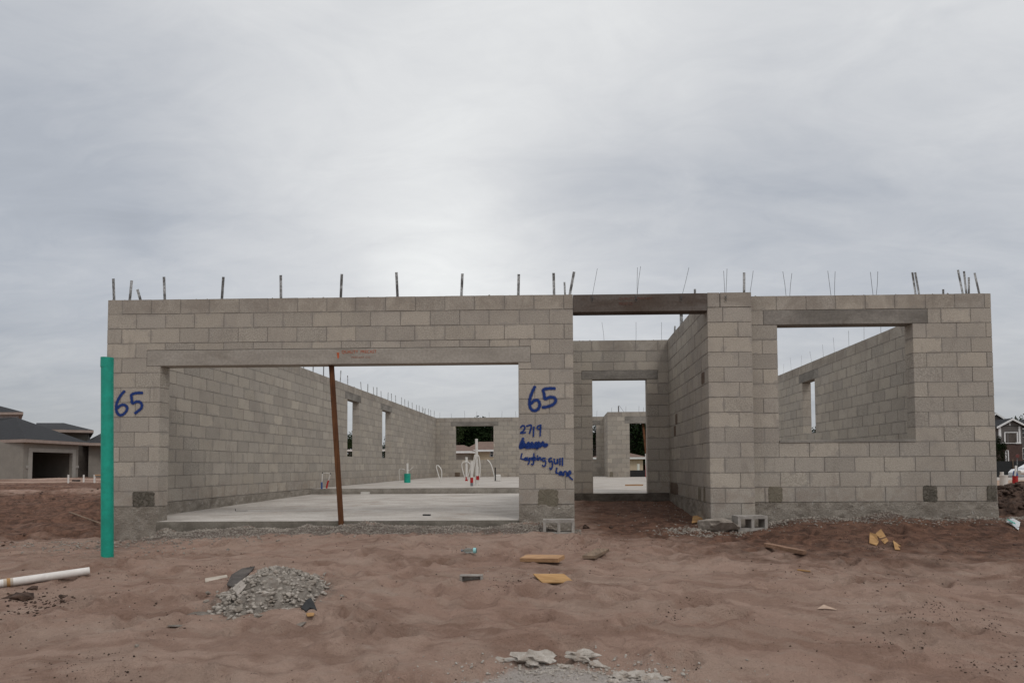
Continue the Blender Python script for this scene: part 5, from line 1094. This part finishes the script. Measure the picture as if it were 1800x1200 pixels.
# ------------------------------------------------------------------ trees
def make_tree(name, label, h, w, seed, mat, kind=0):
    r = np.random.default_rng(seed); t = thing(name, label, 'tree', (0, 0, 0), 'trees beyond the lots')
    tr = MB(); tr.tube([(0, 0, -.3), (.1, 0, h*.3), (-.05, .05, h*.6), (0, 0, h*.9)], [w*.05, w*.035, w*.025, .03], 8)
    cl = []
    for k in range(26):
        a = r.uniform(0, 2*PI); zz_ = h*r.uniform(.12, .95); rad = w*.5*math.sin(PI*min(.95, max(.15, (zz_/h)**.8)))*r.uniform(.35, 1); c = np.array([rad*math.cos(a), rad*math.sin(a), zz_]); cl.append((c, w*r.uniform(.12, .24)))
        if k < 9: tr.tube([(0, 0, zz_*.7), tuple(c*.6+np.array([0, 0, zz_*.25])), tuple(c)], [w*.014, w*.009, .02], 5)
    tr.build('trunk', MT['bark'], t)
    N = 5200; ci = r.integers(0, len(cl), N); C_ = np.array([cl[i][0] for i in ci]); RR = np.array([cl[i][1] for i in ci])
    d = r.normal(0, 1, (N, 3)); d /= np.linalg.norm(d, axis=1)[:, None]; pos = C_+d*(RR*r.random(N)**.35)[:, None]
    sz = r.uniform(.10, .24, N)*(w/9); n1 = r.normal(0, 1, (N, 3)); n1 /= np.linalg.norm(n1, axis=1)[:, None]; n2 = np.cross(n1, r.normal(0, 1, (N, 3))); n2 /= np.linalg.norm(n2, axis=1)[:, None]
    q = np.stack([pos-n1*sz[:, None], pos+n2*sz[:, None]*.7, pos+n1*sz[:, None], pos-n2*sz[:, None]*.7], 1).reshape(-1, 3)
    MB().add(q, [(4*i, 4*i+1, 4*i+2, 4*i+3) for i in range(N)]).build('crown', MT[mat], t)
    return t
protos = [make_tree('broadleaf_tree', 'x', 9, 9, 1, 'leaf'), make_tree('broadleaf_tree', 'x', 9, 8, 2, 'leaf2'), make_tree('broadleaf_tree', 'x', 9, 7, 3, 'leaf')]
def copy_tree(o):
    c = o.copy(); COL.objects.link(c)
    for ch in [q for q in bpy.data.objects if q.parent == o]:
        k = ch.copy(); COL.objects.link(k); k.parent = c
    return c
usedp = set()
def tree_at(px, pyt, D, k, label, wide=1.0):
    o = protos[k] if k not in usedp else copy_tree(protos[k]); usedp.add(k)
    p = P3(px, 800, D); top = P3(px, pyt, D)[2]; s = (top+.5)/8.9
    o.location = (p[0], p[1], -.5); o.scale = (s*wide, s*wide, s); o.rotation_euler = (0, 0, random.uniform(0, 6)); o['label'] = label
T = [(790,748,92,0,'leftmost dark tree of the row in the rear window',1.2),(806,745,88,1,'olive tree at the left side of the rear window view',1.3),(822,746,95,2,'dark tree behind the eave of the grey neighbour house',1.4),(836,743,90,0,'dark tree straight behind the tallest white pipe',1.4),
     (850,744,96,1,'olive tree above the ridge of the beige house',1.4),(864,743,89,2,'dark tree at the right side of the rear window view',1.4),(880,746,93,0,'rightmost tree of the row in the rear window',1.3),
     (614,762,70,1,'tree seen through the nearer left side window',.9),(628,766,74,0,'second tree in the nearer left side window, deeper in',.9),(676,783,80,2,'low tree in the further left side window',.8),(690,760,85,1,'tall tree beside the further left side window view',.7),
     (1048,745,90,2,'dark tree seen in the strip of rear window left of the doorway view',1.3),(1112,742,86,0,'dark tree at the left of the porch opening',1.4),(1124,746,92,2,'dark tree in the middle of the porch opening',1.4),(1138,742,88,1,'dark tree at the right of the porch opening',1.4),(1150,745,95,0,'tree hidden partly by the right door jamb',1.3),
     (1435,758,80,0,'dark tree seen through the right side window',.8),(1757,768,68,2,'narrow dark tree at the corner of the town house',.55),(1796,733,110,1,'dark treetop above the roof at the right edge',1.0)]
for a in T: tree_at(*a)
# undergrowth behind the houses closes the tree line
r = np.random.default_rng(9)
p = np.stack([r.uniform(-16, 26, 2600), r.uniform(84, 92, 2600), r.uniform(-.5, 4.8, 2600)], 1); V4 = []; 
n1 = r.normal(0, 1, (2600, 3)); n1 /= np.linalg.norm(n1, axis=1)[:, None]; n2 = np.cross(n1, r.normal(0, 1, (2600, 3))); n2 /= np.linalg.norm(n2, axis=1)[:, None]; sz = r.uniform(.4, .9, 2600)[:, None]
q = np.stack([p-n1*sz, p+n2*sz*.7, p+n1*sz, p-n2*sz*.7], 1).reshape(-1, 3)
tag(MB().add(q, [(4*i, 4*i+1, 4*i+2, 4*i+3) for i in range(2600)]).build('undergrowth', MT['leaf'], None), 'dark undergrowth filling the gaps beneath the rear trees', 'undergrowth', kind='stuff')
